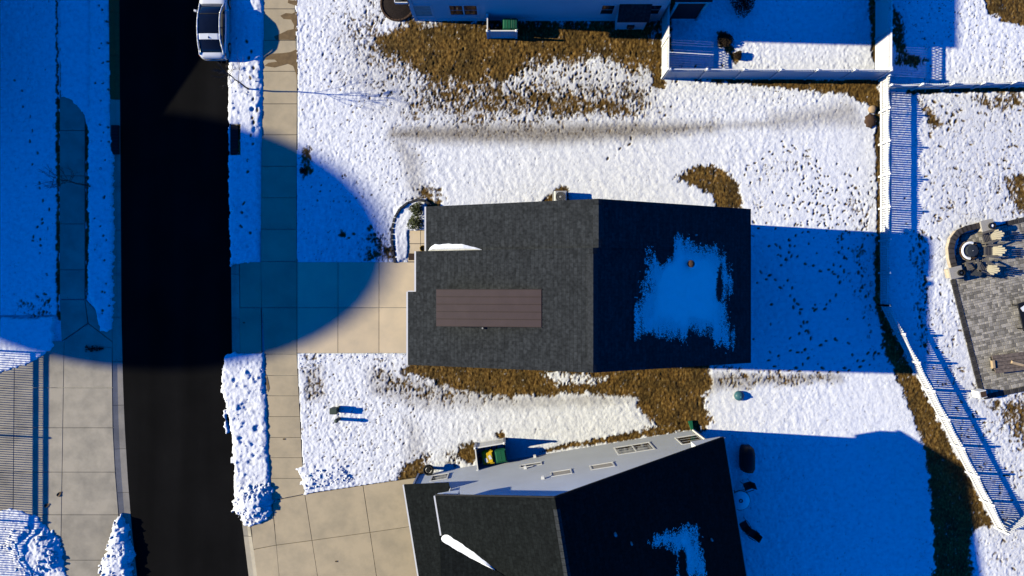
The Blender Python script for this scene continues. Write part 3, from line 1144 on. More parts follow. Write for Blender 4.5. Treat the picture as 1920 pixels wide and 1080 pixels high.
slab(fard, [(117, 641), (166, 607), (211, 641), (211.3, 652)], material=G_)
for a, b in zip(rows[:-1], rows[1:]):
    for k in (0, 1):
        slab(fard, [(FX(k, a), a), (FX(k + 1, a), a), (FX(k + 1, b), b), (FX(k, b), b)], material=G_)
    a2 = max(a, 652)
    slab(fard, [(FX(2, a), a), (lerp_line(KERB_L, a2) - .8, a2), (lerp_line(KERB_L, b) - .8, b), (FX(2, b), b)], material=G_)

# meltwater running off the snow on to the sidewalk
M['wet'] = mat("wet_concrete", (0.19, 0.125, 0.055), rough=0.45, var=0.2, scale=4, spec=0.3)
for poly in ([(557, 22), (548, 26), (536, 25), (526, 30), (532, 36), (546, 37), (552, 48), (551, 55), (540, 57), (530, 62), (514, 69), (518, 75), (540, 75), (553, 76), (558, 60)],
             [(558, 92), (545, 98), (530, 100), (512, 101), (500, 104), (497, 112), (515, 112), (520, 116), (504, 118), (496, 124), (515, 127), (540, 120), (550, 124), (556, 140), (558, 170)],
             [(558, 0), (550, 2), (541, 0), (540, 6), (549, 9), (558, 12)],
             [(500, 702), (503, 712), (506, 728), (503, 735), (500, 722)]):
    mb = MB()
    mb.prism([XY(*p) for p in poly], ZW - .01, ZW + .0085)
    o = mb.build("meltwater_stain", M['wet'], walk)

# ------------------------------------------------------------------ houses
def roof_slab(mb, a, b, c, d, thick=0.14):
    """a-b eave, d-c ridge (world points); solid sheet"""
    up = Vector((0, 0, thick))
    mb.hull8([Vector(a) - up, Vector(b) - up, Vector(c) - up, Vector(d) - up, a, b, c, d])


def shingle_courses(mb, a, b, c, d, course=0.19, lift=0.016):
    """stepped shingle courses on the plane a,b (eave) -> d,c (ridge)"""
    a, b, c, d = (Vector(p) for p in (a, b, c, d))
    n = (b - a).cross(d - a).normalized()
    if n.z < 0:
        n = -n
    L = (d - a).length
    k = max(1, int(L / course))
    off = n * 0.004
    for i in range(k):
        t0, t1 = i / k, (i + 1) / k
        p0, p1 = a.lerp(d, t0) + n * lift + off, b.lerp(c, t0) + n * lift + off
        q0, q1 = a.lerp(d, t1) + off, b.lerp(c, t1) + off
        r0, r1 = a.lerp(d, t0) + off, b.lerp(c, t0) + off
        mb.add([r0, r1, p1, p0, q1, q0], [(0, 1, 2, 3), (3, 2, 4, 5)])


def window_unit(parent, org, ex, ey, w, h, depth=0.05, cols=1, rows=2, glass='glass', normal=None, fw=0.08):
    """a window on a wall: org centre, ex along the wall, ey up, normal outwards"""
    ex, ey = Vector(ex), Vector(ey)
    nn = Vector(normal)
    org = Vector(org)

    def bar(cx, cy, bw, bh, d0, d1):
        pts = []
        for dd in (d0, d1):
            for sx, sy in ((-1, -1), (1, -1), (1, 1), (-1, 1)):
                pts.append(org + ex * (cx + sx * bw / 2) + ey * (cy + sy * bh / 2) + nn * dd)
        return pts
    mbf = MB()
    mbf.hull8(bar(0, h / 2 - fw / 2, w, fw, 0, depth))
    mbf.hull8(bar(0, -h / 2 + fw / 2, w, fw, 0, depth * 1.5))
    mbf.hull8(bar(-w / 2 + fw / 2, 0, fw, h - 2 * fw, 0, depth))
    mbf.hull8(bar(w / 2 - fw / 2, 0, fw, h - 2 * fw, 0, depth))
    iw, ih = w - 2 * fw, h - 2 * fw
    for c in range(1, cols):
        mbf.hull8(bar(-iw / 2 + iw * c / cols, 0, fw * .9, ih, 0, depth * .9))
    f = mbf.build("window", M['trim'], parent)
    for c in range(cols):
        for r in range(rows):
            m2 = MB()
            pw, ph = iw / cols - fw * .5, ih / rows - .025
            m2.hull8(bar(-iw / 2 + iw * (c + .5) / cols, -ih / 2 + ih * (r + .5) / rows, pw, ph, 0.002, depth * .3))
            m2.build("pane", M[glass], f)
    if rows > 1:
        m3 = MB()
        for r in range(1, rows):
            m3.hull8(bar(0, -ih / 2 + ih * r / rows, iw, .022, 0.001, depth * .5))
        m3.build("sash_rail", M['trim'], f)
    return f


def gable_wall(mb, prof, y0, y1):
    """extrude an xz profile between y0 and y1"""
    n = len(prof)
    vs = [(x, y0, zz) for x, zz in prof] + [(x, y1, zz) for x, zz in prof]
    fs = [tuple(range(n)), tuple(range(2 * n - 1, n - 1, -1))]
    fs += [(i, (i + 1) % n, n + (i + 1) % n, n + i) for i in range(n)]
    mb.add(vs, fs)


# ---- the house in the middle
hm = thing("house", (3.5, 0, 0), "charcoal-roofed house in the centre with brown metal dormer and snow on its rear slope", "house")
XL, ZL = -5.62, 5.80           # garage eave
XR_, ZR_ = 3.97, 9.30          # ridge of the lower part
XU, ZU = -4.62, 5.95           # upper part eave
XRU, ZRU = 4.24, 9.26
XB, ZB = 13.14, 4.90           # rear eave
YB, YM, YT = -4.15, 1.98, 4.38
sL = (ZR_ - ZL) / (XR_ - XL)
XS = -5.16
ZS = ZL + sL * (XS - XL)
YG = -0.2
mb = MB()
gable_wall(mb, [(XL + .35, -.1), (XB - .4, -.1), (XB - .4, ZB + .05), (XR_, ZR_ - .22), (XL + .35, ZL + .02)], YB + .3, YG - .1)
gable_wall(mb, [(XS + .35, -.1), (XB - .402, -.1), (XB - .402, ZB + .05), (XR_, ZR_ - .22), (XS + .35, ZS + .02)], YG - .1, YM - .1)
gable_wall(mb, [(XU + 1.2, -.1), (XB - .404, -.1), (XB - .404, ZB + .05), (XRU, ZRU - .22), (XU + 1.2, ZU + .35)], YM - .1, YT - .3)
mb.build("wall", M['siding_main'], hm)
mb = MB()
roof_slab(mb, (XL, YB, ZL), (XL, YG, ZL), (XR_, YG, ZR_), (XR_, YB, ZR_))
roof_slab(mb, (XS, YG, ZS), (XS, YM, ZS), (XR_, YM, ZR_), (XR_, YG, ZR_))
roof_front = mb.build("roof", M['roof_main'], hm)
mb = MB()
roof_slab(mb, (XU, YM + .003, ZU), (XU, YT, ZU), (XRU, YT, ZRU), (XRU, YM + .003, ZRU))
roof_up = mb.build("roof", M['roof_main'], hm)
mb = MB()
roof_slab(mb, (XB, YM, ZB), (XB, YB, ZB), (XR_, YB, ZR_), (XR_, YM, ZR_))
roof_slab(mb, (XB, YT, ZB + .002), (XB, YM + .002, ZB + .002), (XRU, YM + .002, ZRU), (XRU, YT, ZRU))
roof_rear = mb.build("roof", M['roof_main'], hm)
mb = MB()
shingle_courses(mb, (XL, YB, ZL), (XL, YG, ZL), (XR_, YG, ZR_), (XR_, YB, ZR_))
shingle_courses(mb, (XS, YG, ZS), (XS, YM, ZS), (XR_, YM, ZR_), (XR_, YG, ZR_))
struct(mb.build("shingles", M['roof_main'], roof_front), "stuff")
mb = MB()
shingle_courses(mb, (XU, YM + .003, ZU), (XU, YT, ZU), (XRU, YT, ZRU), (XRU, YM + .003, ZRU))
struct(mb.build("shingles", M['roof_main'], roof_up), "stuff")
mb = MB()
shingle_courses(mb, (XB, YM, ZB), (XB, YB, ZB), (XR_, YB, ZR_), (XR_, YM, ZR_))
shingle_courses(mb, (XB, YT, ZB + .002), (XB, YM + .002, ZB + .002), (XRU, YM + .002, ZRU), (XRU, YT, ZRU))
struct(mb.build("shingles", M['roof_main'], roof_rear), "stuff")
for (x, zz, y0, y1, xa) in ((XR_, ZR_, YB, YM, XB), (XRU, ZRU, YM + .01, YT, XB)):
    mb = MB()
    s1, s2 = sL, (ZR_ - ZB) / (XB - XR_)
    w_ = .26
    mb.add([(x - w_, y0 + .4, zz - w_ * s1 + .05), (x, y0 + .4, zz + .05), (x + w_, y0 + .4, zz - w_ * s2 + .05),
            (x - w_, y1 - .3, zz - w_ * s1 + .05), (x, y1 - .3, zz + .05), (x + w_, y1 - .3, zz - w_ * s2 + .05),
            (x - w_, y0 + .4, zz - w_ * s1 + .008), (x + w_, y0 + .4, zz - w_ * s2 + .008),
            (x - w_, y1 - .3, zz - w_ * s1 + .008), (x + w_, y1 - .3, zz - w_ * s2 + .008)],
           [(0, 1, 4, 3), (1, 2, 5, 4), (0, 3, 8, 6), (2, 7, 9, 5), (0, 6, 7, 2, 1), (3, 4, 5, 9, 8)])
    mb.build("ridge_vent", M['ridge_cap'], hm)
# gutters
for (x, y0, y1, zz) in ((XL - .05, YB, YG, ZL), (XS - .05, YG + .01, YM, ZS), (XU - .05, YM + .01, YT, ZU), (XB + .05, YB, YT, ZB)):
    mb = MB()
    mb.box((x, (y0 + y1) / 2, zz - .07), (.09, y1 - y0, .12))
    mb.build("gutter", M['trim'] if x < 5 else M['black_metal'], hm)  # rear gutter black: the shade on a white gutter put into its colour
mb = MB()
mb.box(((XL + XS) / 2, YG + .03, (ZL + ZS) / 2 - .05), (XS - XL, .05, .12))
mb.build("fascia", M['trim'], hm)
# flashing at the step between the roof parts
mb = MB()
zz0 = ZL + sL * (XU - XL)
mb.hull8([(XU + .05, YM - .02, ZU - .1), (XR_ - .3, YM - .02, 9.0), (XR_ - .3, YM + .001, 9.0), (XU + .05, YM + .001, ZU - .1),
          (XU + .05, YM - .02, zz0), (XR_ - .3, YM - .02, ZR_ - .12), (XR_ - .3, YM + .001, ZR_ - .12), (XU + .05, YM + .001, zz0)])
mb.build("flashing", M['ridge_cap'], hm)
# dormer with brown standing seam roof
dz0, dz1 = 7.42, 8.44
dx0, dx1 = P(818, 0, dz0).x, P(1015, 0, dz1).x
dy0, dy1 = P(0, 612.5, 7.9).y, P(0, 542.5, 7.9).y


def roofz(x):
    return ZL + sL * (x - XL)


mb = MB()
mb.hull8([(dx0 + .2, dy0 + .08, roofz(dx0 + .2) - .05), (dx1, dy0 + .08, roofz(dx1) - .05), (dx1, dy1 - .08, roofz(dx1) - .05), (dx0 + .2, dy1 - .08, roofz(dx0 + .2) - .05),
          (dx0 + .2, dy0 + .08, dz0 - .02), (dx1, dy0 + .08, dz1 - .06), (dx1, dy1 - .08, dz1 - .06), (dx0 + .2, dy1 - .08, dz0 - .02)])
dorm = mb.build("dormer", M['siding_main'], hm)
for k in range(5):
    ya = dy0 + (dy1 - dy0) * k / 5 + .012
    yb = dy0 + (dy1 - dy0) * (k + 1) / 5 - .012
    mb = MB()
    mb.hull8([(dx0, ya, dz0), (dx1, ya, dz1 - .04), (dx1, yb, dz1 - .04), (dx0, yb, dz0),
              (dx0, ya, dz0 + .04), (dx1, ya, dz1), (dx1, yb, dz1), (dx0, yb, dz0 + .04)])
    mb.build("metal_panel", M['metal_brown'], dorm)
for k in range(6):
    ya = dy0 + (dy1 - dy0) * k / 5
    mb = MB()
    mb.hull8([(dx0 - .01, ya - .012, dz0), (dx1 + .01, ya - .012, dz1 - .04), (dx1 + .01, ya + .012, dz1 - .04), (dx0 - .01, ya + .012, dz0),
              (dx0 - .01, ya - .012, dz0 + .075), (dx1 + .01, ya - .012, dz1 + .035), (dx1 + .01, ya + .012, dz1 + .035), (dx0 - .01, ya + .012, dz0 + .075)])
    mb.build("seam", M['seam_brown'], dorm)
# openings on front and rear
for y in (-2.2,):
    mb = MB()
    mb.box((XL + .33, y, 1.1), (.06, 3.0, 2.2))
    gd = mb.build("garage_door", M['wood'], hm)
    for k in range(4):
        m2 = MB()
        m2.box((XL + .29, y, .28 + k * .54), (.03, 2.9, .5), bevel=0)
        m2.build("door_panel", M['wood'], gd)
window_unit(hm, (XL + .35, -2.2, 4.2), (0, 1, 0), (0, 0, 1), 1.6, 1.4, normal=(-1, 0, 0), cols=2)
window_unit(hm, (XS + .35, 0.9, 4.4), (0, 1, 0), (0, 0, 1), .9, 1.4, normal=(-1, 0, 0))
window_unit(hm, (XU + 1.2, 3.4, 4.4), (0, 1, 0), (0, 0, 1), 1.4, 1.4, normal=(-1, 0, 0), cols=2)
mb = MB()
mb.box((XU + 1.18, 2.5, 1.08), (.06, .95, 2.1))
dr = mb.build("front_door", M['wood'], hm)
mb = MB()
mb.tube((XU + 1.10, 2.15, 1.0), (XU + 1.14, 2.15, 1.0), .035)
mb.build("door_handle", M['gold'], dr)
for y in (-2.6, 0.2, 2.8):
    window_unit(hm, (XB - .4, y, 3.4), (0, 1, 0), (0, 0, 1), 1.2, 1.4, normal=(1, 0, 0))
    window_unit(hm, (XB - .4, y, 1.2), (0, 1, 0), (0, 0, 1), 1.2, 1.5, normal=(1, 0, 0))
# vents on the rear slope
sB = (ZR_ - ZB) / (XB - XR_)
for (px, py, r, hgt) in ((1293, 495, .13, .3), (1305, 441, .05, .15), (905, 615, .05, .2)):
    p = P(px, py, 7.5)
    zz = ZR_ - sB * (p.x - XR_) if p.x > XR_ else roofz(p.x)
    p = P(px, py, zz)
    mb = MB()
    mb.tube((p.x, p.y, zz - .05), (p.x, p.y, zz + hgt), r, r * .9, 12)
    if r > .1:
        mb.tube((p.x, p.y, zz + hgt), (p.x, p.y, zz + hgt + .06), r * 1.5, r * .6, 12)
    mb.build("vent_pipe", M['stone_brown'] if r > .1 else M['grey_metal'], hm)
# downspout at the rear corner
mb = MB()
mb.tube((XB - .1, YB + .1, ZB - .1), (XB - .35, YB + .22, ZB - .5), .05)
mb.tube((XB - .35, YB + .22, ZB - .5), (XB - .35, YB + .22, .15), .05)
mb.tube((XB - .35, YB + .22, .15), (XB + .3, YB - .25, .08), .07)
mb.build("downspout", M['black_metal'], hm)


# roof snow: thin cells that follow the shingle plane, torn at its edges
def roof_snow(name, outline_px, plane, cell, label, thick=.035, tear=.45, seed=3, wind=8):
    """outline in survey pixels at the roof surface; plane(x,y)->z"""
    def xy_on_roof(px, py):
        zz = 8.0
        for _ in range(12):
            p = P(px, py, zz)
            zz = plane(p.x, p.y)
        return (p.x, p.y)
    poly = [xy_on_roof(*p) for p in outline_px]
    x0, x1 = min(p[0] for p in poly) - 1, max(p[0] for p in poly) + 1
    y0, y1 = min(p[1] for p in poly) - 1, max(p[1] for p in poly) + 1
    gx = np.arange(x0, x1, cell)
    gy = np.arange(y0, y1, cell)
    X, Y = np.meshgrid(gx, gy)
    d = sdf_poly(X, Y, poly)
    ang = fbm(X * 1.1, Y * 1.1, 4, seed) - .5
    row = vnoise(X * 1.0, Y * 0 + 3, seed + 1) - .5
    tabs = vnoise(np.floor(X / .19) * 3.7, np.floor(Y / .3) * 2.3, seed + 2) - .5
    streak = vnoise(X * 5.3, Y * 0.8, seed + 3) - .5
    rnd = np.random.default_rng(seed).random(X.shape) - .5
    hatch = vnoise(X / .095, Y / .16, seed + 5) - .5
    val = d / .62 - .3 + ang * 1.2 + tear * (streak * 1.4 + hatch * 1.3 + rnd * 2.1)
    val = val - 1.2 * np.clip(vnoise(X * 1.7 + 9, Y * .5, seed + 6) - .62, 0, 1) * 4 * (d < 1.2)
    val = np.where(d < -.75, -1, val)
    keep = val > 0
    mbs = MB()
    ny_, nx_ = keep.shape
    H = np.clip(val, .1, 1) * thick
    for j in range(ny_):
        for i in range(nx_):
            if keep[j, i]:
                xa, ya, xb, yb = gx[i], gy[j], gx[i] + cell, gy[j] + cell
                zt = [plane(xa, ya), plane(xb, ya), plane(xb, yb), plane(xa, yb)]
                h = H[j, i]
                vs = [(xa, ya, zt[0] + h), (xb, ya, zt[1] + h), (xb, yb, zt[2] + h), (xa, yb, zt[3] + h)]
                fs = [(0, 1, 2, 3)]
                nb = [(j - 1, i, 0, 1), (j, i + 1, 1, 2), (j + 1, i, 2, 3), (j, i - 1, 3, 0)]
                for (jj, ii, a, b) in nb:
                    if not (0 <= jj < ny_ and 0 <= ii < nx_ and keep[jj, ii]):
                        k = len(vs)
                        for q in (a, b):
                            vs.append((vs[q][0], vs[q][1], zt[q] + .004))
                        fs.append((a, k, k + 1, b))
                mbs.add(vs, fs)
    o = mbs.build(name, M['snow'])
    struct(o, "stuff")
    tag(o, label, "snow")
    return o


roof_snow("roof_snow", [(1205, 480), (1215, 468), (1250, 466), (1262, 445), (1285, 448), (1318, 455), (1362, 480), (1370, 520), (1366, 560), (1372, 610), (1376, 652), (1340, 650), (1290, 636), (1240, 632), (1190, 630), (1196, 570), (1200, 520)],
          lambda x, y: max(ZR_ - sB * (x - XR_), ZRU - (ZRU - ZB) / (XB - XRU) * (x - XRU)) + .018, .032,
          "torn patch of snow in shade on the rear slope of the central house")
# the bright snow sliver along the step in the front roof
mb = MB()
N_ = 40
x0s, x1s = P(803, 0, 6.1).x, P(904, 0, 6.9).x
top, bot, crest = [], [], []
for i in range(N_ + 1):
    t = i / N_
    x = x0s + (x1s - x0s) * t
    wdt = .34 * min(1, (t / .12)) ** .6 * (1 - max(0, (t - .5) / .5) ** 1.6) + .01
    wdt *= 1 + .05 * math.sin(i * .55) + .02 * math.sin(i * 1.3)
    zz = ZU + (ZRU - ZU) / (XRU - XU) * (x - XU)
    bot.append((x, YM + .01, zz + .03))
    crest.append((x, YM + .01 + wdt * .35, zz + .03 + .16 * min(1, wdt / .3)))
    top.append((x, YM + .01 + wdt, zz + .02))
for i in range(N_):
    for A, Bq in ((bot, crest), (crest, top)):
        mb.add([A[i], A[i + 1], Bq[i + 1], Bq[i]], [(0, 1, 2, 3)])
o = tag(mb.build("roof_snow", M['snow'], smooth=True), "bright white sliver of snow along the step in the central house's front roof", "snow")

# ---- the lower neighbour, turned by about nine degrees
ANG = math.radians(9.2)
E1 = Vector((math.cos(ANG), math.sin(ANG), 0))
E2 = Vector((math.sin(ANG), -math.cos(ANG), 0))
G0 = P(782, 890, 0)
hl = thing("house", G0 + E1 * 9, "grey-sided house at the lower edge with black roof and a row of small windows", "house")


def LP(s, t, zz):
    return G0 + E1 * s + E2 * t + Vector((0, 0, zz))


def loc_of(px, py, h):
    d = P(px, py, h) - G0
    return d.dot(E1), d.dot(E2)


def wall_pt(px, py):
    """s and z on the gable wall (t = 0) seen at that pixel"""
    lo, hi = 0.0, 14.0
    for _ in range(50):
        m_ = (lo + hi) / 2
        s, t = loc_of(px, py, m_)
        if t > 0:
            lo = m_
        else:
            hi = m_
    return s, lo


HR, HF, HE = 11.1, 7.55, 5.4
KF, KR = .59, .587
sR, tR = loc_of(1040, 932, HR)
sF, tF = loc_of(820, 930, HF)
sE, tE = loc_of(1355, 828, HE)
T0 = -0.62                      # rake overhang towards the photo's top
TL = 12.5                       # depth of the house
sF, sE = sR - (HR - HF) / KF, sR + (HR - HE) / KR
TV = loc_of(833, 1005, HF)[1]   # where the cross gable starts
kx = 1.0
TRG = TV + 3.4                  # cross gable ridge line
s_gar = loc_of(758, 912, 3.3)[0]
mb = MB()
sWf, sWb = sF + .35, sE - .35
prof = [(sWf, -.1), (sWb, -.1), (sWb, HE + KR * .35 - .15), (sR, HR - .16), (sWf, HF + KF * .35 - .15)]
n = len(prof)
vs = [LP(s, 0, zz) for s, zz in prof] + [LP(s, TL, zz) for s, zz in prof]
mb.add(vs, [tuple(range(n)), tuple(range(2 * n - 1, n - 1, -1))] + [(i, (i + 1) % n, n + (i + 1) % n, n + i) for i in range(n)])
mb.build("wall", M['siding'], hl)
# garage volume in front
mb = MB()
sG0 = s_gar + .35
gz = lambda s: 3.3 + .42 * (s - s_gar)
prof = [(sG0, -.1), (sWf, -.1), (sWf, gz(sWf) - .2), (sG0, gz(sG0) - .2)]
vs = [LP(s, .02, zz) for s, zz in prof] + [LP(s, TL - .1, zz) for s, zz in prof]
mb.add(vs, [(0, 1, 2, 3), (7, 6, 5, 4)] + [(i, (i + 1) % 4, 4 + (i + 1) % 4, 4 + i) for i in range(4)])
mb.build("garage_wall", M['siding'], hl)
pieces = []
mb = MB()
q = (LP(sF, T0, HF), LP(sF, TL, HF), LP(sR, TL, HR), LP(sR, T0, HR))
roof_slab(mb, *q)
rf = mb.build("roof", M['roof_low'], hl)
mb = MB()
shingle_courses(mb, *q)
struct(mb.build("shingles", M['roof_low'], rf), "stuff")
mb = MB()
q = (LP(sE, T0, HE), LP(sE, TL, HE), LP(sR, TL, HR), LP(sR, T0, HR))
roof_slab(mb, *q)
rf2 = mb.build("roof", M['roof_low'], hl)
mb = MB()
shingle_courses(mb, *q)
struct(mb.build("shingles", M['roof_low'], rf2), "stuff")
mb = MB()
q = (LP(s_gar, -.35, 3.3), LP(s_gar, TL, 3.3), LP(sWf + .02, TL, gz(sWf + .02)), LP(sWf + .02, -.35, gz(sWf + .02)))
roof_slab(mb, *q)
rf3 = mb.build("garage_roof", M['roof_low'], hl)
mb = MB()
shingle_courses(mb, *q)
struct(mb.build("shingles", M['roof_low'], rf3), "stuff")
# cross gable: slope rises along t from the valley; buried in the main slope at its far end
mb = MB()
hx = HF + kx * (TRG - TV)
s_end = sF + (hx - HF) / KF
sX = sF - .12
mb.add([LP(sX, TV, HF), LP(sX, TRG, hx), LP(s_end, TRG, hx), LP(sF, TV, HF),
        LP(sX, 2 * TRG - TV, HF), LP(sF, 2 * TRG - TV, HF)],
       [(0, 1, 2, 3), (1, 4, 5, 2)])
bmm = mb.mesh("cross_gable_roof")
cg = link("cross_gable_roof", bmm, M['roof_low'], hl)
cgs = cg.modifiers.new("thick", 'SOLIDIFY')
cgs.thickness = .1
mb = MB()
nrow = int((TRG - TV) * 1.41 / .19)
for i in range(nrow):
    t0, t1 = TV + (TRG - TV) * i / nrow, TV + (TRG - TV) * (i + 1) / nrow
    h0, h1 = HF + kx * (t0 - TV), HF + kx * (t1 - TV)
    e0, e1 = sF + (h0 - HF) / KF, sF + (h1 - HF) / KF
    u_ = .06
    mb.add([LP(sX, t0, h0 + u_), LP(e0, t0, h0 + u_), LP(e0, t0 - .012, h0 + u_ + .012), LP(sX, t0 - .012, h0 + u_ + .012),
            LP(e1, t1, h1 + u_), LP(sX, t1, h1 + u_)], [(0, 1, 2, 3), (3, 2, 4, 5)])
struct(mb.build("shingles", M['roof_low'], cg), "stuff")
mb = MB()
vs = [LP(sF + .1, TV + .3, HF - .3), LP(sF + .1, 2 * TRG - TV - .3, HF - .3), LP(sF + .1, TRG, hx - .3), LP(sF + .1, TV + .3, gz(sWf) - .3), LP(sF + .1, 2 * TRG - TV - .3, gz(sWf) - .3)]
mb.add(vs, [(0, 2, 1, 4, 3)])
mb.build("gable_front", M['siding'], hl)
# ridge cap
mb = MB()
for i in range(34):
    t0, t1 = T0 + .5 + i * .33, T0 + .5 + i * .33 + .32
    for sg, k in ((-1, KF), (1, KR)):
        mb.add([LP(sR, t0, HR + .06), LP(sR + sg * .16, t0, HR + .06 - k * .16), LP(sR + sg * .16, t1, HR + .045 - k * .16), LP(sR, t1, HR + .045)], [(0, 1, 2, 3)])
mb.build("ridge_cap", M['ridge_cap'], hl)
# boxes added under the rakes to close a sunlit sliver in the shadow
for (sa_, sb_, k_, h_) in ((sE - 1.7, sE - .06, -KR, HE), (sF + .06, sF + 1.2, KF, HF)):
    mb = MB()
    za = (HE + KR * (sE - sa_) if k_ < 0 else HF + KF * (sa_ - sF)) - .16
    zb = (HE + KR * (sE - sb_) if k_ < 0 else HF + KF * (sb_ - sF)) - .16
    zl = min(za, zb) - .42
    mb.hull8([LP(sa_, T0 + .03, zl), LP(sb_, T0 + .03, zl), LP(sb_, -.005, zl), LP(sa_, -.005, zl),
              LP(sa_, T0 + .03, za), LP(sb_, T0 + .03, zb), LP(sb_, -.005, zb), LP(sa_, -.005, za)])
    mb.build("eave_sun_block", M['siding'], hl)
# trim, gutters, downspouts
def lbar(name, a, b, r, m_, parent=None, n=4):
    mbx = MB()
    mbx.tube(a, b, r, r, n)
    return mbx.build(name, m_, parent or hl)


lbar("gutter", LP(sF - .05, T0, HF - .05), LP(sF - .05, TV - .05, HF - .05), .06, M['trim'])
lbar("gutter", LP(s_gar - .05, -.35, 3.25), LP(s_gar - .05, TL, 3.25), .06, M['trim'])
lbar("gutter", LP(sE + .05, T0, HE - .06), LP(sE + .05, TL, HE - .06), .05, M['grey_metal'])
mb = MB()
mb.tube(LP(sF + .0, T0 + .05, HF - .08), LP(sWf + .1, -.06, HF - .55), .05)
mb.tube(LP(sWf + .1, -.06, HF - .55), LP(sWf + .1, -.06, gz(sWf) + .15), .05)
mb.build("downspout", M['trim'], hl)
mb = MB()
mb.tube(LP(sE - .05, T0 + .05, HE - .08), LP(sWb - .1, -.07, HE - .55), .055)
mb.tube(LP(sWb - .1, -.07, HE - .55), LP(sWb - .1, -.07, .35), .055)
mb.build("downspout", M['trim'], hl)
mb = MB()
mb.hull8([LP(sWb - .17, -.06, .05), LP(sWb - .03, -.06, .05), LP(sWb + .02, -.62, .05), LP(sWb - .26, -.62, .05),
          LP(sWb - .16, -.06, .24), LP(sWb - .04, -.06, .24), LP(sWb - .0, -.62, .15), LP(sWb - .24, -.62, .15)])
mb.build("downspout_extension", M['bin_green'], hl)
lbar("corner_board", LP(sG0, -.02, 0), LP(sG0, -.02, 3.1), .07, M['trim'])
lbar("corner_board", LP(sWb, -.02, 0), LP(sWb, -.02, HE - .1), .07, M['trim'])
# rake boards
for a, b in ((LP(sE, T0 - .02, HE - .11), LP(sR, T0 - .02, HR - .11)), (LP(sF, T0 - .02, HF - .11), LP(sR, T0 - .02, HR - .11))):
    lbar("rake_board", a, b, .06, M['black_metal'])
NRM = -E2
for (px, py, w, h, cols_, rows_) in ((995, 872, 1.35, .62, 1, 1), (1052, 887, 1.2, .9, 1, 1), (1129, 874, 1.35, .9, 1, 1),
                                     (1189, 841, 2.2, 1.8, 2, 3), (1295, 824, 1.5, 1.8, 1, 3), (824, 895, 1.1, 1.25, 1, 2)):
    s, zz = wall_pt(px, py)
    window_unit(hl, LP(s, -.0, zz), E1, (0, 0, 1), w, h, depth=.028, cols=cols_, rows=rows_, normal=NRM,
                glass='blind_reflection' if px in (1052, 1129) else 'glass', fw=.085)
for (px, py) in ((985, 879), (1018, 898), (1003, 858)):
    s, zz = wall_pt(px, py)
    mb = MB()
    mb.hull8([LP(s - .09, 0, zz - .1), LP(s + .09, 0, zz - .1), LP(s + .07, -.16, zz - .1), LP(s - .07, -.16, zz - .1),
              LP(s - .09, 0, zz + .1), LP(s + .09, 0, zz + .1), LP(s + .07, -.12, zz + .03), LP(s - .07, -.12, zz + .03)])
    mb.build("dryer_vent", M['trim'], hl)
for (px, py, r) in ((1153, 1000, .07), (1183, 1017, .05), (1333, 1010, .05)):
    p = P(px, py, 9)
    for _ in range(8):
        d = p - G0
        zz = HR - KR * (d.dot(E1) - sR)
        p = P(px, py, zz)
    mb = MB()
    mb.tube((p.x, p.y, zz - .1), (p.x, p.y, zz + .3), r, r, 10)
    mb.build("vent_pipe", M['grey_metal'], hl)


def low_rear(x, y):
    d = Vector((x, y, 0)) - Vector((G0.x, G0.y, 0))
    return HR - KR * (d.dot(E1) - sR) + .02


roof_snow("roof_snow", [(1222, 1018), (1250, 995), (1290, 978), (1300, 990), (1312, 1030), (1330, 1050), (1336, 1090), (1260, 1090), (1272, 1050), (1250, 1035)],
          low_rear, .036, "blue-shaded snow patch on the rear roof of the lower house", seed=5)
# snow in the valley
mb = MB()
lft, rgt, mid = [], [], []
for i in range(41):
    t = i / 40
    h = HF + t * 1.5
    s = sF + (h - HF) / KF
    tt = TV + (h - HF) / kx
    wd = .27 * min(1, t / .08) ** .5 * (1 - t ** 2.2) + .02
    wd *= 1 + .06 * math.sin(i * .6) + .03 * math.sin(i * 1.4)
    mid.append(LP(s + .02, tt, h + .16))
    lft.append(LP(s + wd * .55, tt - wd * .75, h + .03 + KF * wd * .55))
    rgt.append(LP(s - wd * .5, tt + wd * .25, h + .09 + kx * wd * .25))
for i in range(40):
    for A, Bq in ((lft, mid), (mid, rgt)):
        mb.add([A[i], A[i + 1], Bq[i + 1], Bq[i]], [(0, 1, 2, 3)])
tag(mb.build("roof_snow", M['snow'], smooth=True), "bright wedge of snow in the roof valley of the lower house", "snow")

# ---- the upper neighbour (only its lower wall shows)
hu = thing("house", (1.5, 21, 0), "blue-shaded house cut off by the photo's top edge above the brown lawn", "house")
yw = P(0, 38, 0).y
xu0, xu1 = P(778, 0, 0).x, P(1237, 0, 0).x
mb = MB()
gable_wall(mb, [(xu0, -.1), (xu1, -.1), (xu1, 6.0), (4.2, 9.8), (xu0, 5.4)], yw, yw + 10.5)
mb.build("wall", M['siding_blue'], hu)
xm = 4.2
for (xa, za) in ((xu0 - .35, 5.35), (xu1 + .35, 5.95)):
    mb = MB()
    q = ((xa, yw - .4, za), (xa, yw + 10.9, za), (xm, yw + 10.9, 10.0), (xm, yw - .4, 10.0))
    roof_slab(mb, *q)
    r_ = mb.build("roof", M['roof_main'], hu)
    mb = MB()
    shingle_courses(mb, *q)
    struct(mb.build("shingles", M['roof_main'], r_), "stuff")
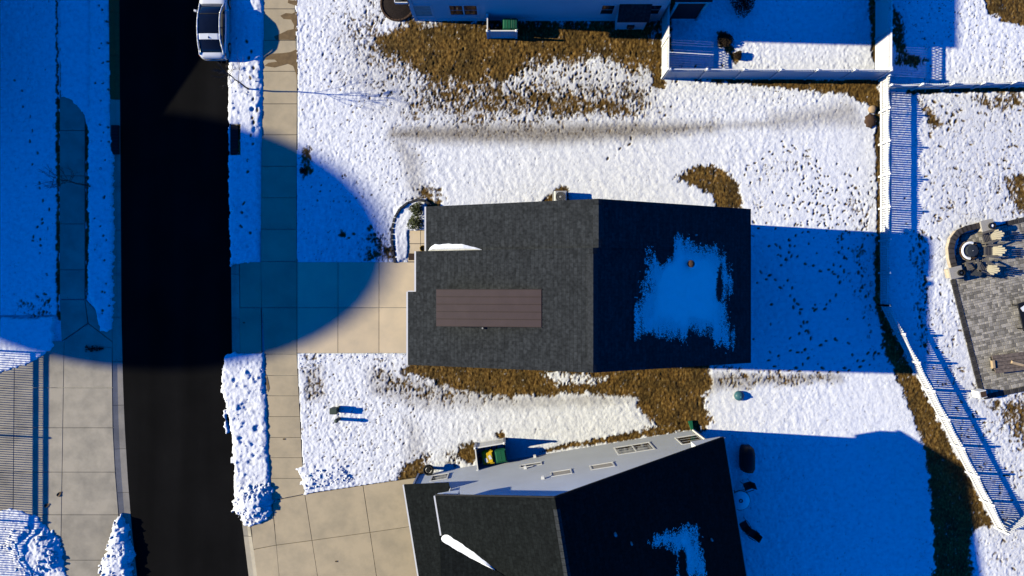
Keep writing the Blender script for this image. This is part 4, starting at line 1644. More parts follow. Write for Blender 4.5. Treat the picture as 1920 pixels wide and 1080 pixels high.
# porch roof at the left corner
p0 = P(741, 4.5, 3.0)
mb = MB()
mb.hull8([(p0.x, p0.y, 2.86), (xu0 + .02, p0.y + .1, 3.2), (xu0 + .02, p0.y + 3, 3.2), (p0.x, p0.y + 3, 2.86),
          (p0.x, p0.y, 3.0), (xu0 + .02, p0.y + .1, 3.34), (xu0 + .02, p0.y + 3, 3.34), (p0.x, p0.y + 3, 3.0)])
mb.build("porch_roof", M['roof_main'], hu)
mb = MB()
mb.box(((p0.x + xu0) / 2, p0.y - .03, 2.98), (xu0 - p0.x, .05, .2))
mb.box((p0.x - .03, p0.y + 1.5, 2.95), (.05, 3, .16))
mb.build("fascia", M['trim'], hu)
mb = MB()
mb.box((xu0 + .1, yw - .02, 2.5), (.18, .06, 5.2))
mb.build("corner_board", M['trim'], hu)
mb = MB()
mb.box(((xu0 + xu1) / 2, yw - .02, .12), (xu1 - xu0 - .4, .05, .22))
mb.build("base_board", M['trim'], hu)


def up_pt(px, py):
    """x and z on the upper house's wall"""
    zz = CAM_H - (yw * FOC) / (540 - py)
    return P(px, py, zz).x, zz


for (px, py, w, h, cols_, g) in ((791, 20, 1.35, 1.7, 1, 'blind_reflection'), (869, 19, 1.85, 1.6, 2, 'glass'), (1139, 18, .95, 1.5, 1, 'glass'), (1226, 18, .95, 1.5, 1, 'glass')):  # first pane: tan reflection put into the colour
    x, zz = up_pt(px, py)
    window_unit(hu, (x, yw, zz), (1, 0, 0), (0, 0, 1), w, h, depth=.028, cols=cols_, rows=2, normal=(0, -1, 0), glass=g, fw=.1)
# fireplace bump-out
bx0, bx1 = P(1153, 0, 0).x, P(1206, 0, 0).x
by = P(0, 55, 0).y
mb = MB()
mb.hull8([(bx0, by, -.05), (bx1, by, -.05), (bx1, yw, -.05), (bx0, yw, -.05), (bx0, by, 1.42), (bx1, by, 1.42), (bx1, yw, 2.3), (bx0, yw, 2.3)])
bo = mb.build("chimney_bay", M['siding_blue'], hu)
mb = MB()
mb.hull8([(bx0 - .08, by - .1, 1.38), (bx1 + .08, by - .1, 1.38), (bx1 + .08, yw - .002, 2.36), (bx0 - .08, yw - .002, 2.36),
          (bx0 - .08, by - .1, 1.46), (bx1 + .08, by - .1, 1.46), (bx1 + .08, yw - .002, 2.46), (bx0 - .08, yw - .002, 2.46)])
mb.build("bay_roof", M['roof_main'], bo)
mb = MB()
for x in (bx0 + .05, bx1 - .05):
    mb.box((x, by - .015, .7), (.1, .04, 1.4))
mb.box(((bx0 + bx1) / 2, by - .015, 1.33), (bx1 - bx0 - .2, .04, .12))
mb.build("bay_trim", M['trim'], bo)
mb = MB()
mb.box(((bx0 + bx1) / 2, by - .06, .55), (.42, .12, .35))
mb.tube(((bx0 + bx1) / 2, by - .1, .5), ((bx0 + bx1) / 2, by - .2, .5), .1, .08, 12)
mb.build("flue_vent", M['iron'], bo)
# covered patio at the right
pa, pb = P(1271, 4, 2.7), P(1328, 4, 2.7)
pv = thing("patio_cover", (pa.x, pa.y, 0), "white-framed patio cover beside the upper house, mostly past the photo's top edge", "patio cover")
mb = MB()
mb.box(((pa.x + pb.x) / 2, pa.y, 2.7), (pb.x - pa.x + .3, .1, .16))
mb.box((pa.x, pa.y + 1.5, 2.7), (.1, 2.9, .14))
mb.box((pb.x, pb.y + 1.5, 2.7), (.1, 2.9, .14))
mb.build("beam", M['trim'], pv)
mb = MB()
mb.box(((pa.x + pb.x) / 2, pa.y + 1.6, 2.86), (pb.x - pa.x + .4, 3.3, .08))
mb.build("cover_roof", M['roof_main'], pv)
for p in (pa, pb):
    mb = MB()
    mb.box((p.x, p.y, 1.3), (.12, .12, 2.62))
    mb.build("post", M['trim'], pv)
mb = MB()
mb.box(((pa.x + pb.x) / 2, pa.y + .05, 1.35), (pb.x - pa.x - .14, .02, 2.5))  # black sheet standing in for the shaded patio under the cover
mb.build("screen", M['black'], pv)

# ---- house across the street: off to the left, its gable shades the far lawn
hx_ = thing("house", (-41, 19, 0), "house across the street, past the photo's left edge, shading the far lawn", "house")
x0h, y0h = -35.1, 11.6
mb = MB()
ring = [(y0h + .3, -.1), (y0h + 14.3, -.1), (y0h + 14.3, 5.5), (y0h + 7.3, 7.4), (y0h + .3, 5.5)]
vs = [(x0h - .3, y, zz) for y, zz in ring] + [(x0h - 14, y, zz) for y, zz in ring]
mb.add(vs, [(0, 1, 2, 3, 4), (9, 8, 7, 6, 5)] + [(i, (i + 1) % 5, 5 + (i + 1) % 5, 5 + i) for i in range(5)])
mb.build("wall", M['siding'], hx_)
for ya in (y0h, y0h + 14.6):
    mb = MB()
    roof_slab(mb, (x0h, ya, 5.45), (x0h - 14.3, ya, 5.45), (x0h - 14.3, y0h + 7.3, 7.5), (x0h, y0h + 7.3, 7.5))
    mb.build("roof", M['roof_main'], hx_)
mb = MB()
mb.box((x0h - 5, y0h - 1.6, 2.0), (9.4, 3.8, 4.2))  # unseen wing added to fill a lit gap in the lawn's shade
mb.build("shade_wing", M['siding'], hx_)
mb = MB()
mb.box((x0h - 5, y0h - 1.75, 4.2), (10, 4.2, .2))
mb.build("shade_wing_roof", M['roof_main'], hx_)
for k in range(3):
    window_unit(hx_, (x0h - .3, y0h + 3 + k * 4, 3.8), (0, 1, 0), (0, 0, 1), 1.2, 1.5, normal=(1, 0, 0))

# ---- water tower, off to the left: its round tank casts the big curved shadow
TZ = 34.0
tcx, tcy = P(268, 450).x, P(268, 450).y
tx, ty = tcx - SUN_L * TZ, tcy + .058 * SUN_L * TZ
wt = thing("water_tower", (tx, ty, 0), "round water tower past the left edge that throws the big curved shadow", "water tower")
a_, c_ = 8.15, 5.75
mb = MB()
prof = []
for i in range(29):
    ph = -math.pi / 2 + math.pi * i / 28
    prof.append((max(.02, a_ * math.cos(ph)), TZ + c_ * math.sin(ph)))
mb.lathe((tx, ty, 0), prof, 64)
mb.build("tank", M['tower'], wt, smooth=True)
mb = MB()
mb.lathe((tx, ty, 0), [(4.2, 0), (3.4, 1.2), (2.3, 4), (1.7, 8), (1.6, 22), (2.2, 26), (3.4, TZ - 4.6)], 32)
mb.build("stem", M['tower'], wt, smooth=True)
mb = MB()
mb.lathe((tx, ty, TZ + c_ - .05), [(.7, 0), (.7, .5), (.3, .8), (.05, 1.2)], 16)
mb.build("roof_vent", M['tower'], wt)

# ------------------------------------------------------------------ fences
# white vinyl privacy fence with lattice top round the upper yard
FH, LAT = 1.45, 0.38            # board height, lattice height


def lattice(mb, a, b, z0, z1, th=.02):
    a, b = Vector(a), Vector(b)
    d = (b - a)
    L = d.length
    d.normalize()
    hgt = z1 - z0
    nn = Vector((-d.y, d.x, 0))
    stp = .17
    k = int((L + hgt) / stp) + 1
    w = .042
    for sgn, off in ((1, .006), (-1, -.006)):
        for i in range(-int(hgt / stp) - 1, k):
            s0 = i * stp
            pts = []
            x0_, x1_ = (s0, s0 + hgt) if sgn > 0 else (s0 + hgt, s0)
            # clip to the panel
            def at(zz):
                t = (zz - z0) / hgt
                return x0_ + (x1_ - x0_) * t
            lo, hi = z0, z1
            for lim in (0, L):
                pass
            if min(x0_, x1_) < 0 or max(x0_, x1_) > L:
                # shorten
                tA, tB = 0.0, 1.0
                dx = x1_ - x0_
                t_lo, t_hi = sorted(((0 - x0_) / dx, (L - x0_) / dx))
                tA, tB = max(tA, t_lo), min(tB, t_hi)
                if tB - tA < .05:
                    continue
            else:
                tA, tB = 0.0, 1.0
            pA = a + d * (x0_ + (x1_ - x0_) * tA) + Vector((0, 0, z0 + hgt * tA)) + nn * off
            pB = a + d * (x0_ + (x1_ - x0_) * tB) + Vector((0, 0, z0 + hgt * tB)) + nn * off
            ax = (pB - pA).normalized()
            sd = ax.cross(nn).normalized() * (w / 2)
            tt = nn * .005
            mb.hull8([pA - sd - tt, pA + sd - tt, pB + sd - tt, pB - sd - tt, pA - sd + tt, pA + sd + tt, pB + sd + tt, pB - sd + tt])


def privacy_fence(px_pts, label, gaps=()):
    pts = [P(*p) for p in px_pts]
    pts = [Vector((p.x, p.y, 0)) for p in pts]
    f = thing("privacy_fence", pts[0], label, "fence", "white vinyl privacy fences")
    for a, b in zip(pts[:-1], pts[1:]):
        d = b - a
        L = d.length
        d.normalize()
        rz = math.atan2(d.y, d.x)
        k = max(1, round(L / 2.05))
        for i in range(k + 1):
            p = a + d * (L * i / k)
            mbp = MB()
            mbp.box((p.x, p.y, .95), (.13, .13, 1.9))
            mbp.tube((p.x, p.y, 1.9), (p.x, p.y, 1.97), .11, .02, 4)
            mbp.build("post", M['vinyl'], f)
        nb = int(L / .152)
        bw = L / nb
        mesh = None
        for i in range(nb):
            s = (i + .5) * bw
            p = a + d * s
            if any(abs(s - g) < bw * .5 for g in gaps):
                # the gate gap: a narrower board
                mbb = MB()
                mbb.box((.02, 0, FH / 2 + .04), (bw - .045, .022, FH - .06))
                m_ = mbb.mesh("board")
                o = link("board", m_, M['vinyl'], f, (p.x, p.y, 0), (0, 0, rz))
                continue
            if mesh is None:
                mbb = MB()
                mbb.box((0, 0, FH / 2 + .04), (bw - .004, .022, FH - .06))
                mesh = mbb.mesh("board")
            link("board", mesh, M['vinyl'], f, (p.x, p.y, 0), (0, 0, rz))
        c = (a + b) / 2
        for zz, hh in ((.1, .14), (FH, .12), (FH + LAT, .09)):
            mbr = MB()
            mbr.box((c.x, c.y, zz), (L, .05, hh), rz)
            mbr.build("rail", M['vinyl'], f)
        mbl = MB()
        lattice(mbl, a, b, FH + .05, FH + LAT - .03)
        struct(mbl.build("lattice", M['vinyl'], f), "stuff")
    return f


privacy_fence([(1242, 28), (1241, 147)], "white privacy fence panel run between the upper house and the brown lawn", gaps=(2.35,))
privacy_fence([(1244, 147.5), (1641, 149)], "long white privacy fence along the lower side of the upper yard")
privacy_fence([(1641, 145), (1642, -70)], "white privacy fence along the right side of the upper yard")

# scalloped picket fences
PK_W, PK_T = .098, .022
picket_mesh = {}


def picket(h, wd=PK_W):
    k = round(h, 2)
    key = (k, wd)
    if key not in picket_mesh:
        m_ = MB()
        w = wd / 2
        t = PK_T / 2
        pr = [(-w, .06), (w, .06), (w, k - .05), (0, k), (-w, k - .05)]
        vs = [(x, -t, zz) for x, zz in pr] + [(x, t, zz) for x, zz in pr]
        m_.add(vs, [(0, 1, 2, 3, 4), (9, 8, 7, 6, 5)] + [(i, 5 + i, 5 + (i + 1) % 5, (i + 1) % 5) for i in range(5)])
        picket_mesh[key] = m_.mesh("picket")
        picket_mesh[key].materials.append(M['vinyl'])
    return picket_mesh[key]


def picket_fence(px_pts, label, hmax=1.22, dip=.16, pitch=.148, span=1.93, group="white picket fences", rails=(.28, .95), flat=False, name="picket_fence", wd=PK_W):
    pts = [P(*p) for p in px_pts]
    pts = [Vector((p.x, p.y, 0)) for p in pts]
    f = thing(name, pts[0], label, "fence", group)
    for a, b in zip(pts[:-1], pts[1:]):
        d = b - a
        L = d.length
        d.normalize()
        rz = math.atan2(d.y, d.x)
        nn = Vector((-d.y, d.x, 0))
        k = max(1, round(L / span))
        sp = L / k
        for i in range(k + 1):
            p = a + d * (sp * i)
            mbp = MB()
            mbp.box((p.x, p.y, hmax / 2 + .03), (.12, .12, hmax + .06))
            mbp.tube((p.x, p.y, hmax + .06), (p.x, p.y, hmax + .13), .1, .02, 4)
            mbp.build("post", M['vinyl'], f)
        per = max(2, round(sp / pitch))
        for i in range(k):
            for j in range(1, per):
                t = j / per
                h = hmax if flat else hmax - dip * math.sin(math.pi * t)
                p = a + d * (sp * (i + t)) + nn * .05
                link("picket", picket(h, wd), None, f, (p.x, p.y, random.uniform(-.006, .006)), (0, random.uniform(-.006, .006), rz))
        c = (a + b) / 2
        for zz in rails:
            mbr = MB()
            mbr.box((c.x, c.y, zz), (L, .055, .14), rz)
            mbr.build("rail", M['vinyl'], f)
    return f


picket_fence([(1648, 152), (1648, 572), (1864, 988)], "long white scalloped picket fence bending down the right side of the back yards")
picket_fence([(1866, 988), (1990, 938)], "short white picket fence running off the right edge from the lower fence corner")
picket_fence([(1652, 170), (1990, 162)], "white picket fence between the two right-hand yards, seen end on to the sun")
# fence across the street: only its striped shadow reaches the picture
picket_fence([(-38, 655), (-40, 1130)], "picket fence past the left edge whose striped shadow crosses the far driveway", hmax=1.82, flat=True, span=5.0,
             rails=(.2, 1.52, 1.79), pitch=.146, wd=.05)

# ------------------------------------------------------------------ bins and their screens
def bin_(px, py, m_body, m_lid, label, rz=0.0, w=.62, d=.72, h=1.05, decal=False, grp=None):
    p = P(px, py, 1.0)
    p = Vector((p.x, p.y, 0.02))
    b = thing("wheelie_bin", p, label, "bin", grp)
    ca, sa = math.cos(rz), math.sin(rz)

    def T(x, y, zz):
        return (p.x + x * ca - y * sa, p.y + x * sa + y * ca, p.z + zz)
    mb_ = MB()
    a, c = w / 2 * .82, d / 2 * .8
    e, g = w / 2, d / 2
    mb_.hull8([T(-a, -c, .06), T(a, -c, .06), T(a, c, .06), T(-a, c, .06), T(-e, -g, h - .1), T(e, -g, h - .1), T(e, g, h - .1), T(-e, g, h - .1)])
    mb_.build("body", m_body, b)
    mb_ = MB()
    mb_.box((p.x, p.y, p.z + h - .06), (w + .06, d + .06, .05), rz)
    q = T(0, 0, h)
    mb_.box((q[0], q[1], q[2]), (w - .04, d - .06, .07), rz, bevel=.04)
    lid = mb_.build("lid", m_lid, b)
    for sx in (-.24, .24):
        mb_ = MB()
        mb_.tube(T(sx, d / 2 - .02, .12), T(sx + .05, d / 2 - .02, .12), .12, .12, 14)
        mb_.build("wheel", M['tyre'], b)
    mb_ = MB()
    mb_.tube(T(-w / 2 + .05, d / 2 + .07, h - .08), T(w / 2 - .05, d / 2 + .07, h - .08), .02, .02, 8)
    mb_.build("handle", m_lid, b)
    mb_ = MB()
    mb_.tube(T(0, -d / 2 + .05, h + .03), T(0, d / 2 - .05, h + .03), .018, .018, 6)
    mb_.build("lid_ridge", m_lid, lid)
    if decal:
        for (dx_, dy_) in ((-.12, -.12), (.13, .02)):
            mb_ = MB()
            qq = T(dx_, dy_, h + .045)
            mb_.box(qq, (.16, .26, .012), rz + .3)
            mb_.build("sticker", M['trim'], lid)
    return b


bin_(915, 858, M['bin_yellow'], M['bin_yellow'], "wheelie bin with bright yellow lid behind the screen on the lower house", ANG, decal=True)
bin_(939, 855, M['bin_green'], M['bin_green'], "dark green wheelie bin beside the yellow-lidded one", ANG)
bin_(951, 46, M['bin_green'], M['bin_green'], "left of two green wheelie bins behind the white screen on the upper house", w=.5, d=.6)
bin_(964, 46, M['bin_dark_green'], M['bin_dark_green'], "right of two green wheelie bins behind the white screen on the upper house", w=.42, d=.6)


def screen(px_pts, hgt, label):
    pts = [P(*p) for p in px_pts]
    s = thing("bin_screen", pts[0], label, "bin screen", "white bin screens")
    for i, p in enumerate(pts):
        mb_ = MB()
        mb_.box((p.x, p.y, hgt / 2 + .03), (.13, .13, hgt + .06))
        mb_.tube((p.x, p.y, hgt + .06), (p.x, p.y, hgt + .13), .11, .02, 4)
        mb_.build("post", M['vinyl'], s)
    for a, b in zip(pts[:-1], pts[1:]):
        d = b - a
        L = d.length
        rz = math.atan2(d.y, d.x)
        nb = max(2, int(L / .15))
        for i in range(nb):
            p = a + d * ((i + .5) / nb)
            mb_ = MB()
            mb_.box((p.x, p.y, hgt / 2), (L / nb - .004, .025, hgt - .08), rz)
            mb_.build("board", M['vinyl'], s)
        c = (a + b) / 2
        for zz in (.08, hgt):
            mb_ = MB()
            mb_.box((c.x, c.y, zz), (L, .07, .1), rz)
            mb_.build("rail", M['vinyl'], s)
    return s


screen([(915, 41), (915, 71), (968, 71)], 1.15, "white L-shaped screen round the bins on the upper house")
screen([(898, 872), (893, 831), (946, 822)], 1.3, "white L-shaped screen round the bins on the lower house")

# ------------------------------------------------------------------ small yard things
# air conditioner
p = P(1051, 369, .7)
ac = thing("air_conditioner", (p.x, p.y, 0), "pale grey air conditioner peeking out from under the central house's upper eave", "air conditioner")
mb = MB()
mb.box((p.x, p.y, .38), (.74, .74, .72), 0, bevel=.05)
mb.box((p.x, p.y, .02), (.9, .9, .08))
mb.build("case", M['grey_metal'], ac)
mb = MB()
mb.tube((p.x, p.y, .742), (p.x, p.y, .75), .31, .31, 24)
mb.build("fan_opening", M['iron'], ac)
mb = MB()
for k in range(6):
    r = .05 + k * .05
    for j in range(24):
        t0, t1 = 2 * math.pi * j / 24, 2 * math.pi * (j + 1) / 24
        mb.tube((p.x + r * math.cos(t0), p.y + r * math.sin(t0), .765), (p.x + r * math.cos(t1), p.y + r * math.sin(t1), .765), .006, .006, 4, False)
mb.lathe((p.x, p.y, .755), [(.07, 0), (.05, .03)], 12)
mb.build("fan_grille", M['grey_metal'], ac)


def leafy(name, px, py, rad, hgt, m_, label, cat="shrub", n=900, leaf=.05, grp=None):
    p = P(px, py, hgt * .6)
    gz_ = max(0.0, ground_z(p.x, p.y))
    t = thing(name, (p.x, p.y, gz_), label, cat, grp)
    mb_ = MB()
    for i in range(n):
        u = random.random() ** .45
        th = random.random() * 2 * math.pi
        ph = math.acos(random.uniform(-.6, 1))
        lump = 1 + .22 * math.sin(th * 3 + px) * math.sin(ph * 2 + py)
        c = Vector((p.x + rad * u * lump * math.sin(ph) * math.cos(th), p.y + rad * u * lump * math.sin(ph) * math.sin(th), gz_ + hgt * .45 + hgt * .5 * u * math.cos(ph)))
        a = Vector((random.gauss(0, 1), random.gauss(0, 1), random.gauss(0, .7))).normalized() * leaf
        b = a.orthogonal().normalized() * leaf * .6
        mb_.add([c - a, c + b, c + a, c - b], [(0, 1, 2, 3)])
    link("foliage", mb_.mesh("foliage"), m_, t)
    mb_ = MB()
    for k in range(5):
        th = k * 1.256
        mb_.tube((p.x, p.y, gz_ - .05), (p.x + rad * .6 * math.cos(th), p.y + rad * .6 * math.sin(th), gz_ + hgt * .7), .025, .008, 5)
    mb_.build("stem", M['bark'], t)
    return t


leafy("shrub", 781, 392, .42, .7, M['leaf'], "upper olive-green shrub in the snowy bed at the front path")
leafy("shrub", 779, 417, .5, .75, M['leaf'], "lower dark green shrub in the snowy bed right above the front path", n=1100)
leafy("shrub", 1359, 73, .5, .55, M['leaf_brown'], "dark bush inside the fenced upper yard at the snow's lit corner")
leafy("shrub", 1384, 103, .26, .5, M['leaf_brown'], "small brown bush on the lit snow inside the fenced upper yard")
leafy("shrub", 1395, 4, .75, 1.2, M['leaf_brown'], "dark bush cut off by the top edge inside the upper yard", n=1300)
leafy("shrub", 567, 320, .2, .4, M['leaf_brown'], "small dark bare clump at the lawn's edge beside the sidewalk in shadow", n=260)

# planting bed edge: single stones along an arc
bed = thing("bed_edging", P(760, 400), "curved row of dark edging stones round the snowy bed by the front path", "edging")
arc = [(742, 494), (737, 470), (735, 450), (736, 428), (741, 408), (751, 392), (765, 381), (782, 375), (797, 377), (808, 384)]
acc = []
for (a, b) in zip(arc[:-1], arc[1:]):
    for k in range(2):
        t = (k + .5) / 2
        acc.append((a[0] + (b[0] - a[0]) * t, a[1] + (b[1] - a[1]) * t, math.atan2(-(b[1] - a[1]), b[0] - a[0])))
mbs = MB()
mbs.box((0, 0, 0), (.30, .16, .16), 0, bevel=.025)
em = mbs.mesh("edging_stone")
em.materials.append(M['edging'])
for (u, v, ag) in acc:
    q = P(u, v)
    link("edging_stone", em, None, bed, (q.x, q.y, max(ground_z(q.x, q.y), .05) + .015), (random.uniform(-.1, .1), random.uniform(-.1, .1), ag + random.uniform(-.1, .1)))

q = P(772.5, 481.5)
mb = MB()
mb.box((q.x, q.y, .05), (.42, .42, .02))
tag(mb.build("doormat", M['mat_brown']), "small brown doormat on the front path by the garage corner", "doormat")
q = P(793, 466, .4)
pt = thing("planter", (q.x, q.y, .03), "mustard-yellow planter beside the front entrance of the central house", "planter")
mb = MB()
mb.lathe((q.x, q.y, .03), [(.12, 0), (.17, .2), (.19, .4), (.2, .44), (.16, .44), (.15, .36)], 20)
mb.build("pot", M['gold'], pt, smooth=True)
mb = MB()
for i in range(60):
    th, rr_ = random.random() * 6.28, random.random() * .12
    mb.tube((q.x + rr_ * math.cos(th), q.y + rr_ * math.sin(th), .38), (q.x + rr_ * 1.8 * math.cos(th), q.y + rr_ * 1.8 * math.sin(th), .38 + random.uniform(.15, .3)), .008, .003, 4)
mb.build("dry_stems", M['leaf_dry'], pt)
# round mulch bed with a border at the upper house
q = P(746, 8)
mbd = thing("mulch_bed", (q.x, q.y, 0), "round dark mulch bed with a brown border at the upper house's left corner", "planting bed")
mb = MB()
mb.lathe((q.x, q.y, 0), [(1.0, -.05), (.97, .09), (.6, .16), (.05, .2)], 40)
mb.build("mulch", M['mulch'], mbd)
for k in range(30):
    t = 2 * math.pi * k / 30
    mb = MB()
    mb.box((q.x + 1.03 * math.cos(t), q.y + 1.5 * math.sin(t) * .69, .07), (.12, .2, .18), t, bevel=.02)
    mb.build("edging_stone", M['stone_brown'], mbd)
# dark mound and a round stone by the picket fence corner
q = P(1631, 227)
mb = MB()
mb.lathe((q.x, q.y, 0), [(.36, -.03), (.36, .06), (.3, .14), (.16, .2), (.02, .21)], 22)
for i_, v_ in enumerate(mb.v):
    k_ = 1 + .12 * math.sin(i_ * 2.3)
    mb.v[i_] = (q.x + (v_[0] - q.x) * k_, q.y + (v_[1] - q.y) * 1.25 * k_, v_[2])
tag(mb.build("mulch_mound", M['stone_brown'], smooth=True), "dark brown mulch mound against the picket fence near the yard corner", "mulch mound")
q = P(1634, 206)
mb = MB()
mb.lathe((q.x, q.y, 0), [(.23, -.02), (.24, .16), (.21, .21), (.04, .225)], 22)
tag(mb.build("round_stone", M['stone_tan'], smooth=True), "round tan stone above the brown mulch mound by the picket fence", "stone")

# utility pedestals
q = P(625, 771, .6)
u1 = thing("utility_box", (q.x, q.y, 0), "square green utility box standing in the snowy front lawn", "utility box")
mb = MB()
mb.box((q.x, q.y, .3), (.4, .34, .66), 0, bevel=.03)
mb.build("cabinet", M['util_green'], u1)
mb = MB()
mb.box((q.x, q.y, .645), (.45, .39, .05), 0, bevel=.02)
mb.build("lid", M['util_green'], u1)
mb = MB()
mb.tube((q.x + .25, q.y + .2, 0), (q.x + .25, q.y + .2, .45), .05, .05, 10)
mb.build("conduit", M['util_green'], u1)
q = P(632, 788, .5)
u2 = thing("utility_pedestal", (q.x, q.y, 0), "small round green utility pedestal below the square box on the front lawn", "pedestal")
mb = MB()
mb.lathe((q.x, q.y, 0), [(.11, 0), (.11, .6), (.13, .62), (.13, .72), (.09, .78), (.02, .8)], 20)
mb.build("tube", M['util_green'], u2)
mb = MB()
mb.lathe((q.x, q.y, .2), [(.117, 0), (.117, .04)], 20)
mb.build("band", M['grey_metal'], u2)
# teal dome
q = P(1388, 743, .3)
dm = thing("drain_dome", (q.x, q.y, 0), "teal domed cap sitting on the snow between the two back yards", "dome")
mb = MB()
mb.lathe((q.x, q.y, 0), [(.30, 0), (.31, .12), (.29, .2), (.22, .28), (.12, .33), (.02, .345)], 28)
mb.build("cap", M['dome_blue'], dm, smooth=True)
mb = MB()
mb.lathe((q.x + .05, q.y - .05, .32), [(.07, 0), (.06, .05), (.01, .06)], 14)
mb.build("knob", M['dome_blue'], dm, smooth=True)

# hose reel by the lower house
s_, z_ = 0.55, .5
c = LP(.85, -.32, .55)
hr_ = thing("hose_reel", (c.x, c.y, 0), "round black hose reel against the lower house's left corner", "hose reel")
mb = MB()
for k in range(28):
    t0, t1 = 2 * math.pi * k / 28, 2 * math.pi * (k + 1) / 28
    for rr_, dd in ((.28, 0), (.24, .06), (.28, .12)):
        mb.tube(c + Vector((rr_ * math.cos(t0), rr_ * math.sin(t0), dd)), c + Vector((rr_ * math.cos(t1), rr_ * math.sin(t1), dd)), .05, .05, 8, False)
mb.build("coil", M['tyre'], hr_)
mb = MB()
mb.lathe((c.x, c.y, 0), [(.2, 0), (.16, .08), (.1, .1), (.1, .6), (.16, .66), (.14, .68)], 18)
mb.build("drum", M['iron'], hr_)

# storm drains at both kerbs
for (u, v, lab) in ((436, 262, "storm drain inlet at the near kerb beside the snow strip"), (216, 262, "storm drain inlet at the far kerb below the yellow paint")):
    q = P(u + (4 if u > 300 else 0), v)
    dn = thing("storm_drain", (q.x, q.y, ZR), lab, "storm drain", "kerb storm drains")
    mb = MB()
    mb.box((q.x, q.y, -.02), (.46, 1.8, .16))
    mb.build("inlet_box", M['iron'], dn)
    zt = .062
    for k in range(9):
        mb = MB()
        mb.box((q.x, q.y - .8 + k * .2, zt + .012), (.42, .05, .03))
        mb.build("grate_bar", M['black_metal'], dn)

# leaves and clods on the far driveway
for (u, v, ag, lab) in ((112, 926, .9, "dry brown leaf lying on the far driveway, upper of the pair"), (89, 947, .5, "dry brown leaf lying on the far driveway by the fence shadow, lower of the pair")):
    q = P(u, v)
    mb = MB()
    ca, sa = math.cos(ag), math.sin(ag)
    ring = []
    for k in range(14):
        t = 2 * math.pi * k / 14
        x, y = .2 * math.cos(t), .105 * math.sin(t) * (1 - .25 * math.cos(t))
        ring.append((q.x + x * ca - y * sa, q.y + x * sa + y * ca, .05 + .035 * abs(math.sin(t)) + .02 * math.cos(3 * t)))
    mb.add(ring + [(q.x, q.y, .045)], [(k, (k + 1) % 14, 14) for k in range(14)])
    o = tag(mb.build("leaf", M['leaf_dry']), lab, "leaf")
for (u, v, lab) in ((631, 1052, "tiny dark leaf on the lower driveway between two joints"), (533, 823, "tiny dark leaf on the near sidewalk beside the lower snow strip"),
                    (458, 605, "tiny dark leaf at the driveway apron in the big shadow")):
    q = P(u, v)
    mb = MB()
    ring = [(q.x + .075 * math.cos(k * .785) * (1 + .3 * math.sin(k * 2.2)), q.y + .05 * math.sin(k * .785), .052 + .02 * (k % 2)) for k in range(8)]
    mb.add(ring + [(q.x, q.y, .046)], [(k, (k + 1) % 8, 8) for k in range(8)])
    tag(mb.build("leaf", M['leaf_dry']), lab, "leaf")
q = P(172, 653)
mb = MB()
for i in range(60):
    u = random.random()
    x = q.x - .35 + u * 1.1
    y = q.y + random.gauss(0, .12 * (1.2 - u))
    a = Vector((random.gauss(0, 1), random.gauss(0, 1), random.gauss(0, .3))).normalized() * random.uniform(.06, .12)
    b = a.orthogonal().normalized() * .06
    c = Vector((x, y, .06 + random.random() * .06))
    mb.add([c - a, c + b, c + a, c - b], [(0, 1, 2, 3)])
tag(link("leaf_pile", mb.mesh("leaf_pile"), M['mulch']), "small dark heap of wet leaves on the far driveway in shadow", "leaf pile")

# ------------------------------------------------------------------ trees
def bare_tree(px, py, hgt, label, seed):
    rd = random.Random(seed)
    b = P(px, py)
    t = thing("bare_tree", (b.x, b.y, 0), label, "tree", "young bare street trees")
    mt_ = MB()
    top = Vector((b.x + rd.uniform(-.15, .15), b.y + rd.uniform(-.15, .15), hgt))
    base = Vector((b.x, b.y, 0))
    K_ = 6
    pts = []
    for k in range(K_ + 1):
        q_ = base.lerp(top, k / K_)
        pts.append(q_ + Vector((rd.uniform(-.05, .05), rd.uniform(-.05, .05), 0)))
    for k in range(K_):
        mt_.tube(pts[k], pts[k + 1], .055 * (1 - k / (K_ + .6)), .055 * (1 - (k + 1) / (K_ + .6)), 8)
    tr = mt_.build("trunk", M['bark'], t)
    mc = MB()

    def grow(p0, d, L, r, lev):
        p1 = p0 + d * L
        mc.tube(p0, p1, r, r * .6, 5, False)
        if lev == 0:
            return
        for k in range(3):
            nd = (d + Vector((rd.gauss(0, .5), rd.gauss(0, .5), rd.uniform(.0, .45)))).normalized()
            grow(p0.lerp(p1, rd.uniform(.45, 1)), nd, L * rd.uniform(.5, .75), r * .6, lev - 1)
    for k in range(13):
        f = rd.uniform(.38, .95)
        p0 = base.lerp(top, f)
        th = k * 2.4 + rd.uniform(-.4, .4)
        d = Vector((math.cos(th), math.sin(th), rd.uniform(.7, 1.3))).normalized()
        grow(p0, d, (1.15 - f) * hgt * .34, .016, 2)
    mc.build("crown", M['bark'], t)


bare_tree(468, 168, 4.2, "young bare tree in the near snow strip below the parked car", 3)
bare_tree(170, 351, 4.2, "young bare tree in the far snow strip, in shadow", 5)

# ------------------------------------------------------------------ patio at the right
pat = structure_root("patio")
pa_ = [XY(*p) for p in PATIO]
mb = MB()
mb.prism(pa_, -.1, .055)
mb.build("sand_bed", M['soil'], pat)
ROT = math.radians(12.5)
ca, sa = math.cos(ROT), math.sin(ROT)


def in_poly(x, y, poly):
    c = False
    n_ = len(poly)
    for i in range(n_):
        x0_, y0_ = poly[i]
        x1_, y1_ = poly[(i + 1) % n_]
        if (y0_ > y) != (y1_ > y) and x < (x1_ - x0_) * (y - y0_) / (y1_ - y0_) + x0_:
            c = not c
    return c


